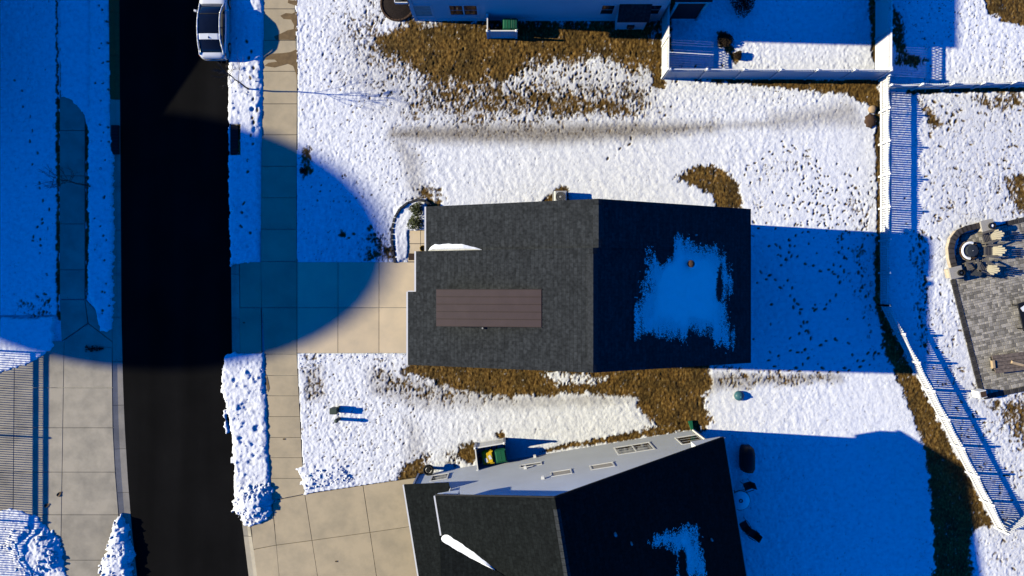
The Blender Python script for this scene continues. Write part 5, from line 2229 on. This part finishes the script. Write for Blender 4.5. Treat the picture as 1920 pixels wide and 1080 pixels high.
pv_mesh = {}
org = Vector(P(1780, 520)).to_2d()
cands = []
rowy = -7.5
yy = -8.0
while yy < 6:
    xx = -1.0 + random.uniform(-.3, 0)
    rh = random.choice([.155, .155, .235])
    while xx < 8:
        wl_ = random.choice([.16, .235, .315, .235])
        cx_, cy_ = xx + wl_ / 2, yy + rh / 2
        X = org.x + cx_ * ca - cy_ * sa
        Y = org.y + cx_ * sa + cy_ * ca
        if in_poly(X, Y, pa_) and X < 32.6:
            cands.append((X, Y, wl_, rh))
        xx += wl_
    yy += rh
cands.sort(key=lambda c_: c_[0])
view = [c_ for c_ in cands if c_[0] < 32.2]
rest = [c_ for c_ in cands if c_[0] >= 32.2]
view.sort(key=lambda c_: -c_[2] * c_[3])
for (X, Y, w_, h_) in view[:300]:
    k = (w_, h_)
    if k not in pv_mesh:
        m_ = MB()
        m_.box((0, 0, 0), (w_ - .010, h_ - .010, .06), 0, bevel=.012)
        pv_mesh[k] = m_.mesh("paver")
        pv_mesh[k].materials.append(M['paver'])
    link("paver", pv_mesh[k], None, pat, (X, Y, .062 + random.uniform(-.004, .005)), (0, 0, ROT))
# remaining pavers as groups of one tone each
def mono(name, base, f):
    return mat(name, tuple(c_ * f for c_ in base), rough=.85, var=.12, scale=12, bump=.3, bscale=60, spec=.2)


tones = [mono("paver_tone_%d" % i, (0.30, 0.275, 0.235), f) for i, f in enumerate((.6, .8, 1.0, 1.2, 1.4))]
groups = [MB() for _ in tones]
for (X, Y, w_, h_) in view[300:] + rest:
    random.choice(groups).box((X, Y, .062 + random.uniform(-.004, .005)), (w_ - .010, h_ - .010, .06), ROT, bevel=.012)
allm = MB()
me_p = bpy.data.meshes.new("small_pavers")
vv, ff, mi = [], [], []
for gi, g_ in enumerate(groups):
    k0 = len(vv)
    vv += g_.v
    ff += [tuple(i + k0 for i in f_) for f_ in g_.f]
    mi += [gi] * len(g_.f)
me_p.from_pydata(vv, [], ff)
for tmat in tones:
    me_p.materials.append(tmat)
me_p.polygons.foreach_set("material_index", mi)
me_p.update()
struct(link("small_pavers", me_p, None, pat), "stuff")
# dark soldier border
mbs = MB()
mbs.box((0, 0, 0), (.22, .30, .1), 0, bevel=.015)
bmh = mbs.mesh("border_paver")
bmh.materials.append(M['paver_dark'])
for a, b in ((P(1785, 524), P(1841, 744)), (P(1843, 744), P(1990, 714)), (P(1885, 420), P(1990, 394))):
    d = b - a
    ag = math.atan2(d.y, d.x)
    k = int(d.length / .235)
    for i in range(k):
        q = a + d * ((i + .5) / k)
        if q.x < 32.5:
            link("border_paver", bmh, None, pat, (q.x, q.y, .075), (0, 0, ag))

# curved seat wall of single blocks with dark cap stones
sw = thing("seat_wall", P(1790, 460), "curved tan block seat wall with dark cap stones round the fire pit", "wall")
warc = []
ctr = P(1824, 470)
pts_arc = [(1788, 503), (1783, 485), (1781, 466), (1785, 449), (1795, 436), (1810, 429), (1826, 425), (1838, 422)]
blk = MB()
blk.box((0, 0, 0), (.36, .26, .19), 0, bevel=.02)
blk_m = blk.mesh("wall_block")
blk_m.materials.append(M['wall_block'])
cpm = MB()
cpm.box((0, 0, 0), (.40, .36, .07), 0, bevel=.015)
cap_m = cpm.mesh("cap_stone")
cap_m.materials.append(M['cap_dark'])
seg = []
for a, b in zip(pts_arc[:-1], pts_arc[1:]):
    A, Bq = P(*a, .3), P(*b, .3)
    L = (Bq - A).length
    k = max(1, round(L / .36))
    for i in range(k):
        q = A.lerp(Bq, (i + .5) / k)
        seg.append((q.x, q.y, math.atan2(Bq.y - A.y, Bq.x - A.x)))
for i, (x, y, ag) in enumerate(seg):
    for lv in range(2):
        link("wall_block", blk_m, None, sw, (x, y, .1 + lv * .195), (0, 0, ag + random.uniform(-.03, .03)))
    link("cap_stone", cap_m, None, sw, (x, y, .425), (0, 0, ag))
for (u, v, lab) in ((1851, 423, "upper"), (1792, 511, "lower")):
    q = P(u, v, .6)
    pl_ = thing("pillar", (q.x, q.y, 0), "%s stone pillar with a round lamp on its cap at the end of the seat wall" % lab, "pillar", "seat wall pillars")
    for lv in range(3):
        mb = MB()
        mb.box((q.x, q.y, .1 + lv * .195), (.66, .56, .19), ROT, bevel=.02)
        mb.build("pillar_block", M['wall_block'], pl_)
    mb = MB()
    mb.box((q.x, q.y, .625), (.82, .72, .08), ROT, bevel=.02)
    mb.build("cap", M['pillar_cap'], pl_)
    q2 = q + Vector((.18 if lab == "upper" else .22, -.02, 0))
    lp_ = thing("lantern", (q2.x, q2.y, .665), "round black-rimmed lantern on the %s pillar" % lab, "lantern", "pillar lanterns")
    mb = MB()
    mb.lathe((q2.x, q2.y, .665), [(.17, 0), (.19, .05), (.2, .22), (.17, .22), (.15, .1), (.05, .06)], 24)
    mb.build("rim", M['black_metal'], lp_)
    mb = MB()
    mb.lathe((q2.x, q2.y, .70), [(.13, 0), (.12, .1), (.05, .16), (.01, .17)], 20)
    mb.build("globe", M['trim'] if lab == "upper" else M['glass'], lp_)

# fire pit
q = P(1819, 470, .4)
fp = thing("fire_pit", (q.x, q.y, 0), "round fire pit with a slate cover and a rim of snow inside the seat wall", "fire pit")
for lv in range(2):
    for k in range(14):
        t = 2 * math.pi * (k + .5 * lv) / 14
        mb = MB()
        mb.box((q.x + .5 * math.cos(t), q.y + .5 * math.sin(t), .14 + lv * .175), (.16, .215, .17), t, bevel=.02)
        mb.build("ring_block", M['stone_brown'] if lv else M['wall_block'], fp)
mb = MB()
mb.lathe((q.x + .06, q.y - .01, .41), [(.40, 0), (.40, .1), (.34, .14), (.05, .17)], 10)
mb.build("cover", M['cover'], fp)
mb = MB()
mb.lathe((q.x + .06, q.y - .01, .57), [(.03, 0), (.025, .03)], 10)
mb.build("cover_knob", M['grey_metal'], fp)
mb = MB()
for k in range(20):
    t0, t1 = math.radians(70 + 10 * k), math.radians(70 + 10 * (k + 1))
    for (ra, za, rb, zb) in ((.41, .44, .47, .475), (.47, .475, .57, .43)):
        mb.add([(q.x + ra * math.cos(t0), q.y + ra * math.sin(t0), za), (q.x + ra * math.cos(t1), q.y + ra * math.sin(t1), za),
                (q.x + rb * math.cos(t1), q.y + rb * math.sin(t1), zb), (q.x + rb * math.cos(t0), q.y + rb * math.sin(t0), zb)], [(0, 1, 2, 3)])
mb.build("snow_rim", M['snow'], fp)


def adirondack(u, v, rz, m_, label, grp="chairs round the fire pit"):
    """u,v: centre of the back; the chair looks along local -x"""
    q = P(u, v, .7)
    ca_, sa_ = math.cos(rz), math.sin(rz)
    ch = thing("garden_chair", (q.x, q.y, .09), label, "chair", grp)

    def T(x, y, zz):
        return Vector((q.x + x * ca_ - y * sa_, q.y + x * sa_ + y * ca_, .09 + zz))

    def plank(name, a, b, w, t=.022, up=None):
        a, b = T(*a), T(*b)
        ax = (b - a).normalized()
        sd = Vector((-sa_, ca_, 0)) if up is None else ax.cross(up).normalized()
        if abs(ax.dot(sd)) > .9:
            sd = Vector((ca_, sa_, 0))
        nn_ = ax.cross(sd).normalized() * t / 2
        sd = sd * w / 2
        m2 = MB()
        m2.hull8([a - sd - nn_, a + sd - nn_, b + sd - nn_, b - sd - nn_, a - sd + nn_, a + sd + nn_, b + sd + nn_, b - sd + nn_])
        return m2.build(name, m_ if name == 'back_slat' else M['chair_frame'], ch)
    for k in range(5):
        y = -.24 + k * .12
        hgt = .98 - .11 * abs(k - 2) ** 1.4 * .7
        dx_ = .36 * (hgt - .33) / .6
        plank("back_slat", (-.18, y * .86, .33), (-.18 + dx_, y * 1.1, hgt), .108)
    for k in range(5):
        x = -.72 + k * .115
        plank("seat_slat", (x, -.27, .40 - .03 * k), (x, .27, .40 - .03 * k), .1)
    for s in (-1, 1):
        plank("arm", (-.80, s * .36, .58), (.06, s * .32, .58), .13)
        plank("leg", (-.70, s * .31, 0), (-.70, s * .31, .57), .09)
        plank("leg", (-.76, s * .285, .40), (.22, s * .285, .02), .1, up=Vector((-sa_, ca_, 0)))
    plank("back_brace", (-.02, -.3, .5), (-.02, .3, .5), .08)
    return ch


adirondack(1869, 440, math.radians(18), M['chair_tan'], "tan plank chair nearest the upper pillar, angled to the fire pit")
adirondack(1873, 470, math.radians(0), M['chair_tan'], "middle tan plank chair facing the fire pit squarely")
adirondack(1861, 506, math.radians(-22), M['chair_tan'], "tan plank chair lowest of the three by the fire pit")
adirondack(1829, 512, math.radians(-75), M['chair_grey'], "charcoal plank chair in the lower pillar's shadow")

# things along the right edge
q = P(1925, 592, .6)
ft = thing("patio_table", (q.x, q.y, 0), "dark rectangular patio table cut off by the right edge", "table")
mb = MB()
mb.box((q.x, q.y, .66), (.9, 1.75, .06), ROT, bevel=.015)
mb.build("tabletop", M['black_metal'], ft)
for sx in (-.35, .35):
    for sy in (-.75, .75):
        mb = MB()
        mb.box((q.x + sx * ca - sy * sa, q.y + sx * sa + sy * ca, .36), (.07, .07, .56), ROT)
        mb.build("leg", M['black_metal'], ft)
mb = MB()
mb.box((q.x - .25, q.y + .45, .695), (.3, .28, .015), ROT + .4)
mb.build("snow_remnant", M['snow'], ft)
q = P(1893, 680, .45)
bn = thing("garden_bench", (q.x, q.y, 0), "weathered plank bench with a tan cushion at the patio's lower edge", "bench")
for k in range(5):
    mb = MB()
    oy = -.46 + k * .23
    mb.box((q.x - oy * sa, q.y + oy * ca, .45), (2.0, .21, .05), ROT * .55, bevel=.01)
    mb.build("plank", M['wood'], bn)
for sx in (-.85, .85):
    mb = MB()
    mb.box((q.x + sx, q.y + sx * .12, .25), (.1, .9, .36), ROT * .55)
    mb.build("leg", M['black_metal'], bn)
mb = MB()
mb.box((q.x - 1.05, q.y - .1, .5), (.22, .5, .14), ROT * .55, bevel=.04)
mb.build("cushion", M['cushion'], bn)
mb = MB()
mb.box((q.x + .45, q.y - .05, .52), (.8, .18, .1), -.25, bevel=.04)
mb.build("cushion", M['cushion'], bn)
q = P(1842, 739, .7)
ps = thing("pillar", (q.x, q.y, 0), "small square pillar with a brown top at the patio's lower corner", "pillar")
mb = MB()
mb.box((q.x, q.y, .35), (.46, .44, .8), ROT)
mb.build("shaft", M['trim'], ps)
mb = MB()
mb.box((q.x + .03, q.y, .765), (.34, .34, .03), ROT)
mb.build("cap", M['stone_brown'], ps)

# behind the lower house
q = P(1406, 864, .9)
gr = thing("covered_grill", (q.x, q.y, 0), "black covered grill on the shaded snow behind the lower house", "grill")
mb = MB()
prof_y = [(-.8, .18, .55), (-.75, .27, .95), (-.5, .33, 1.12), (.4, .33, 1.12), (.72, .28, .98), (.8, .2, .6)]
vs, fs = [], []
for (yy_, hw_, hh_) in prof_y:
    vs += [(q.x - hw_ - .04, q.y + yy_, .03), (q.x - hw_, q.y + yy_, hh_ * .8), (q.x - hw_ * .5, q.y + yy_, hh_), (q.x + hw_ * .5, q.y + yy_, hh_), (q.x + hw_, q.y + yy_, hh_ * .8), (q.x + hw_ + .04, q.y + yy_, .03)]
for i in range(len(prof_y) - 1):
    for j in range(5):
        fs.append((i * 6 + j, i * 6 + j + 1, i * 6 + 7 + j, i * 6 + 6 + j))
fs += [tuple(range(6)), tuple(range(len(vs) - 1, len(vs) - 7, -1))]
mb.add(vs, fs)
mb.build("cover", M['black'], gr, smooth=True)
mb = MB()
mb.tube((q.x - .4, q.y - .5, .72), (q.x - .4, q.y + .5, .72), .02, .02, 8)
mb.build("handle", M['black_metal'], gr)
q = P(1388, 938, .7)
tb = thing("garden_table", (q.x, q.y, 0), "round snow-covered table behind the lower house", "table")
mb = MB()
mb.lathe((q.x, q.y, .68), [(.6, 0), (.62, .03), (.6, .06)], 36)
mb.build("tabletop", M['black_metal'], tb)
mb = MB()
mb.lathe((q.x, q.y, .745), [(.58, 0), (.56, .05), (.1, .07)], 36)
mb.build("snow_layer", M['snow'], tb, smooth=True)
mb = MB()
mb.lathe((q.x, q.y, .82), [(.11, -.02), (.12, .03), (.07, .03), (.06, -.01)], 20)
mb.build("parasol_ring", M['black_metal'], tb)
for k in range(4):
    t = k * math.pi / 2 + .4
    mb = MB()
    mb.tube((q.x + .1 * math.cos(t), q.y + .1 * math.sin(t), .68), (q.x + .45 * math.cos(t), q.y + .45 * math.sin(t), .04), .025, .025, 8)
    mb.build("leg", M['black_metal'], tb)


def patio_chair(u, v, rz, label):
    q = P(u, v, .5)
    ca_, sa_ = math.cos(rz), math.sin(rz)
    ch = thing("patio_chair", (q.x, q.y, 0), label, "chair", "black patio chairs behind the lower house")

    def T(x, y, zz):
        return (q.x + x * ca_ - y * sa_, q.y + x * sa_ + y * ca_, zz)
    mb_ = MB()
    mb_.hull8([T(-.24, -.23, .40), T(.22, -.23, .42), T(.22, .23, .42), T(-.24, .23, .40), T(-.24, -.23, .43), T(.22, -.23, .45), T(.22, .23, .45), T(-.24, .23, .43)])
    mb_.build("seat", M['black'], ch)
    mb_ = MB()
    mb_.hull8([T(-.24, -.23, .43), T(-.21, -.23, .43), T(-.21, .23, .43), T(-.24, .23, .43), T(-.38, -.21, .95), T(-.35, -.21, .95), T(-.35, .21, .95), T(-.38, .21, .95)])
    mb_.build("backrest", M['black'], ch)
    for sx in (-.22, .2):
        for sy in (-.23, .23):
            mb_ = MB()
            mb_.tube(T(sx, sy, .42), T(sx * 1.25, sy * 1.15, .03), .016, .016, 6)
            mb_.build("leg", M['black_metal'], ch)
    for sy in (-.27, .27):
        mb_ = MB()
        mb_.tube(T(-.26, sy, .66), T(.2, sy, .64), .022, .022, 6)
        mb_.tube(T(.2, sy, .64), T(.2, sy * .9, .42), .018, .018, 6)
        mb_.build("arm", M['black_metal'], ch)


patio_chair(1402, 912, math.radians(200), "black patio chair between the covered grill and the round table")
patio_chair(1396, 985, math.radians(120), "black patio chair below the round table, closest to the roof edge")
patio_chair(1412, 1002, math.radians(150), "black patio chair lowest in the shaded yard behind the lower house")

# ------------------------------------------------------------------ the parked car (nose towards the photo's top)
cx0, cx1 = P(374, 0, .6).x, P(427, 0, .6).x
cxm, hw = (cx0 + cx1) / 2, (cx1 - cx0) / 2
yr = P(0, 111, .55).y
CL = 4.55
car = thing("parked_car", (cxm, yr + CL / 2, ZR), "white hatchback with black glass roof parked at the near kerb, front past the top edge", "car")


def loft(name, secs, m_, parent, smooth=True, close=True):
    n_ = len(secs[0])
    vs_, fs_ = [], []
    for s in secs:
        vs_ += s
    for i in range(len(secs) - 1):
        for j in range(n_ if close else n_ - 1):
            fs_.append((i * n_ + j, i * n_ + (j + 1) % n_, (i + 1) * n_ + (j + 1) % n_, (i + 1) * n_ + j))
    if close:
        fs_.append(tuple(range(n_ - 1, -1, -1)))
        fs_.append(tuple(range((len(secs) - 1) * n_, len(secs) * n_)))
    mbl_ = MB()
    mbl_.add(vs_, fs_)
    return mbl_.build(name, m_, parent, smooth)


def car_sec(y, w, zb, zs, zt, inset):
    """half width w; bottom zb, shoulder zs, deck zt"""
    half = [(w * .86, zb), (w * .97, zb + .08), (w, zb + .3), (w * .995, zs - .12), (w * .96, zs), (w * .88, zt - .01), (w * .6, zt + .012), (w * .2, zt + .02)]
    ring_ = [(cxm + x, yr + y, ZR + zz) for x, zz in half] + [(cxm - x, yr + y, ZR + zz) for x, zz in reversed(half)]
    return ring_


W_ = hw
body = loft("body", [car_sec(.0, W_ * .70, .34, .66, .70, 0), car_sec(.05, W_ * .84, .27, .82, .88, 0), car_sec(.18, W_ * .94, .22, .90, .97, 0),
                     car_sec(.55, W_ * .99, .18, .92, .99, 0), car_sec(1.3, W_, .18, .92, .98, 0), car_sec(2.4, W_, .18, .90, .95, 0),
                     car_sec(3.2, W_ * .99, .18, .87, .93, 0), car_sec(3.9, W_ * .96, .2, .78, .84, 0), car_sec(4.35, W_ * .86, .25, .66, .72, 0), car_sec(CL, W_ * .62, .34, .54, .58, 0)],
            M['car_paint'], car)


def cab(y, w, zz):
    return [(cxm - w, yr + y, ZR + zz), (cxm + w, yr + y, ZR + zz)]


# greenhouse: glass shell, with roof panel, pillars and rails on it
gsec = []
for (y, wb, wt_, zt_) in ((.30, W_ * .80, W_ * .78, .99), (.55, W_ * .86, W_ * .76, 1.14), (.98, W_ * .90, W_ * .74, 1.37), (1.5, W_ * .92, W_ * .745, 1.44),
                          (2.1, W_ * .92, W_ * .74, 1.44), (2.55, W_ * .91, W_ * .73, 1.36), (3.0, W_ * .90, W_ * .76, 1.13), (3.3, W_ * .88, W_ * .80, .95)):
    zb_ = .93
    gsec.append([(cxm - wb, yr + y, ZR + zb_ - .03), (cxm - wb, yr + y, ZR + zb_ + .02), (cxm - wt_, yr + y, ZR + zt_ - .03), (cxm - wt_ * .8, yr + y, ZR + zt_),
                 (cxm, yr + y, ZR + zt_ + .02), (cxm + wt_ * .8, yr + y, ZR + zt_), (cxm + wt_, yr + y, ZR + zt_ - .03), (cxm + wb, yr + y, ZR + zb_ + .02), (cxm + wb, yr + y, ZR + zb_ - .03)])
gh = loft("greenhouse", gsec, M['car_glass'], car)
# white roof strip behind the glass roof
def strip(name, ya, yb, w, za, zb, m_, th=.02, parent=car):
    mbs_ = MB()
    for (x0_, x1_, dz) in ((-1, -.8, -.03), (-.8, 0, .0), (0, .8, .0), (.8, 1, -.03)):
        z_in = {-1: -.03, -.8: 0, 0: .02, .8: 0, 1: -.03}
        mbs_.hull8([(cxm + x0_ * w, yr + ya, ZR + za + z_in[x0_]), (cxm + x1_ * w, yr + ya, ZR + za + z_in[x1_]),
                    (cxm + x1_ * w, yr + yb, ZR + zb + z_in[x1_]), (cxm + x0_ * w, yr + yb, ZR + zb + z_in[x0_]),
                    (cxm + x0_ * w, yr + ya, ZR + za + z_in[x0_] + th), (cxm + x1_ * w, yr + ya, ZR + za + z_in[x1_] + th),
                    (cxm + x1_ * w, yr + yb, ZR + zb + z_in[x1_] + th), (cxm + x0_ * w, yr + yb, ZR + zb + z_in[x0_] + th)])
    return mbs_.build(name, m_, parent)


strip("roof_panel", .96, 1.30, W_ * .75, 1.365, 1.415, M['car_paint'])
strip("windscreen_header", 2.50, 2.56, W_ * .74, 1.375, 1.36, M['black'], .01)
for s in (-1, 1):
    pts_rail = [(.16, W_ * .84, .98), (.42, W_ * .83, 1.07), (.75, W_ * .80, 1.27), (.98, W_ * .78, 1.37), (1.5, W_ * .775, 1.435), (2.1, W_ * .77, 1.435), (2.55, W_ * .765, 1.35), (3.0, W_ * .80, 1.12), (3.3, W_ * .86, .95)]
    mbr_ = MB()
    for a, b in zip(pts_rail[:-1], pts_rail[1:]):
        mbr_.tube((cxm + s * a[1], yr + a[0], ZR + a[2]), (cxm + s * b[1], yr + b[0], ZR + b[2]), .045, .045, 8)
    mbr_.build("roof_rail", M['car_paint'], car, smooth=True)
    mbp_ = MB()
    mbp_.tube((cxm + s * W_ * .9, yr + 1.75, ZR + .95), (cxm + s * W_ * .775, yr + 1.7, ZR + 1.43), .03, .03, 6)
    mbp_.build("door_pillar", M['black'], car)
    # mirror
    mbm_ = MB()
    mbm_.box((cxm + s * (W_ + .1), yr + 2.85, ZR + 1.0), (.2, .12, .13), s * .25, bevel=.03)
    mbm_.build("mirror", M['car_paint'], car)
    # door handles
    for yy_ in (1.35, 2.3):
        mbm_ = MB()
        mbm_.box((cxm + s * (W_ + .012), yr + yy_, ZR + .8), (.03, .2, .035))
        mbm_.build("door_handle", M['car_paint'], car)
    # tail and head lights
    mbm_ = MB()
    mbm_.hull8([(cxm + s * W_ * .62, yr + .03, ZR + .74), (cxm + s * W_ * .93, yr + .14, ZR + .74), (cxm + s * W_ * .95, yr + .3, ZR + .76), (cxm + s * W_ * .6, yr + .12, ZR + .76),
                (cxm + s * W_ * .62, yr + .03, ZR + .86), (cxm + s * W_ * .93, yr + .14, ZR + .87), (cxm + s * W_ * .95, yr + .3, ZR + .9), (cxm + s * W_ * .6, yr + .12, ZR + .9)])
    mbm_.build("tail_light", M['red_lens'], car)
    mbm_ = MB()
    mbm_.hull8([(cxm + s * W_ * .55, yr + CL - .08, ZR + .5), (cxm + s * W_ * .85, yr + CL - .25, ZR + .5), (cxm + s * W_ * .88, yr + CL - .45, ZR + .55), (cxm + s * W_ * .6, yr + CL - .25, ZR + .55),
                (cxm + s * W_ * .55, yr + CL - .08, ZR + .62), (cxm + s * W_ * .85, yr + CL - .25, ZR + .66), (cxm + s * W_ * .88, yr + CL - .45, ZR + .72), (cxm + s * W_ * .6, yr + CL - .25, ZR + .68)])
    mbm_.build("headlight", M['glass'], car)
    for yy_ in (.78, 3.55):
        mbw_ = MB()
        xo = cxm + s * (W_ - .09)
        mbw_.tube((xo - s * .1, yr + yy_, ZR + .33), (xo + s * .1, yr + yy_, ZR + .33), .33, .33, 28)
        wh = mbw_.build("wheel", M['tyre'], car)
        mbw_ = MB()
        mbw_.tube((xo + s * .09, yr + yy_, ZR + .33), (xo + s * .108, yr + yy_, ZR + .33), .22, .21, 20)
        mbw_.build("rim", M['grey_metal'], wh)
mb = MB()
mb.hull8([(cxm - .02, yr + 1.02, ZR + 1.39), (cxm + .02, yr + 1.02, ZR + 1.39), (cxm + .015, yr + 1.2, ZR + 1.41), (cxm - .015, yr + 1.2, ZR + 1.41),
          (cxm - .006, yr + 1.0, ZR + 1.49), (cxm + .006, yr + 1.0, ZR + 1.49), (cxm + .004, yr + 1.05, ZR + 1.47), (cxm - .004, yr + 1.05, ZR + 1.47)])
mb.build("antenna", M['black'], car)
mb = MB()
mb.box((cxm, yr + .02, ZR + .62), (.52, .03, .12))
mb.build("licence_plate", M['trim'], car)

# ------------------------------------------------------------------ snow lumps thrown up by the plough
ico_v, ico_f = [], []
bmt = bmesh.new()
bmesh.ops.create_icosphere(bmt, subdivisions=1, radius=1)
ico_v = [tuple(v_.co) for v_ in bmt.verts]
ico_f = [tuple(v_.index for v_ in f_.verts) for f_ in bmt.faces]
bmt.free()


def lumps(name, spots, label):
    mbl_ = MB()
    for (x, y, r) in spots:
        g = max(ground_z(x, y), ZR if False else -.1)
        sx, sy, sz_ = r * random.uniform(.7, 1.4), r * random.uniform(.7, 1.3), r * random.uniform(.5, .9)
        th = random.random() * 3.1
        c_, s_2 = math.cos(th), math.sin(th)
        vs_ = []
        for v_ in ico_v:
            k_ = random.uniform(.75, 1.2)
            xx_, yy_, zz_ = v_[0] * sx * k_, v_[1] * sy * k_, v_[2] * sz_ * k_
            vs_.append((x + xx_ * c_ - yy_ * s_2, y + xx_ * s_2 + yy_ * c_, g + zz_ + sz_ * .3))
        mbl_.add(vs_, ico_f)
    o = mbl_.build(name, M['snow'])
    struct(o, "stuff")
    tag(o, label, "snow")


def scatter(poly, n_, r0, r1):
    us = [p_[0] for p_ in poly]
    vs_ = [p_[1] for p_ in poly]
    out = []
    while len(out) < n_:
        u, v = random.uniform(min(us), max(us)), random.uniform(min(vs_), max(vs_))
        if in_poly(u, v, poly):
            q_ = P(u, v)
            out.append((q_.x, q_.y, r0 + (r1 - r0) * random.random() ** 2.5))
    return out


lumps("snow_lumps", scatter([(426, -30), (492, -30), (490, 230), (487, 480), (470, 492), (431, 500), (427, 300)], 120, .02, .07),
      "ploughed snow lumps on the near strip between road and sidewalk, upper stretch")
lumps("snow_lumps", scatter([(418, 668), (493, 664), (499, 750), (508, 930), (512, 962), (470, 985), (452, 985), (436, 935), (438, 880), (430, 800), (416, 740)], 70, .02, .06)
      + scatter([(440, 915), (505, 905), (514, 945), (500, 975), (455, 988), (436, 950)], 45, .05, .16),
      "ploughed snow lumps on the near strip, lower stretch ending in a heap")
lumps("snow_lumps", scatter([(180, -30), (203, -30), (206, 230), (213, 300), (213, 600), (205, 620), (190, 615), (172, 500), (172, 300)], 110, .02, .08),
      "ploughed snow lumps on the far strip beside the road")
lumps("snow_lumps", scatter([(10, 985), (80, 985), (106, 1008), (118, 1075), (40, 1080), (0, 1040)], 50, .05, .16),
      "heap of snow lumps at the far driveway's lower left")
lumps("snow_lumps", scatter([(228, 966), (238, 990), (248, 1030), (250, 1100), (185, 1100), (200, 1030), (220, 980)], 60, .04, .14),
      "narrow ridge of snow lumps at the far kerb near the bottom edge")
lumps("snow_lumps", scatter([(572, 885), (650, 872), (665, 902), (574, 918)], 120, .03, .1) + scatter([(560, 660), (750, 662), (740, 680), (562, 690)], 90, .025, .06),
      "snow lumps along the front lawn's edges below the driveway")

# tidy helper values away
for o in bpy.data.objects:
    if "_w" in o:
        del o["_w"]
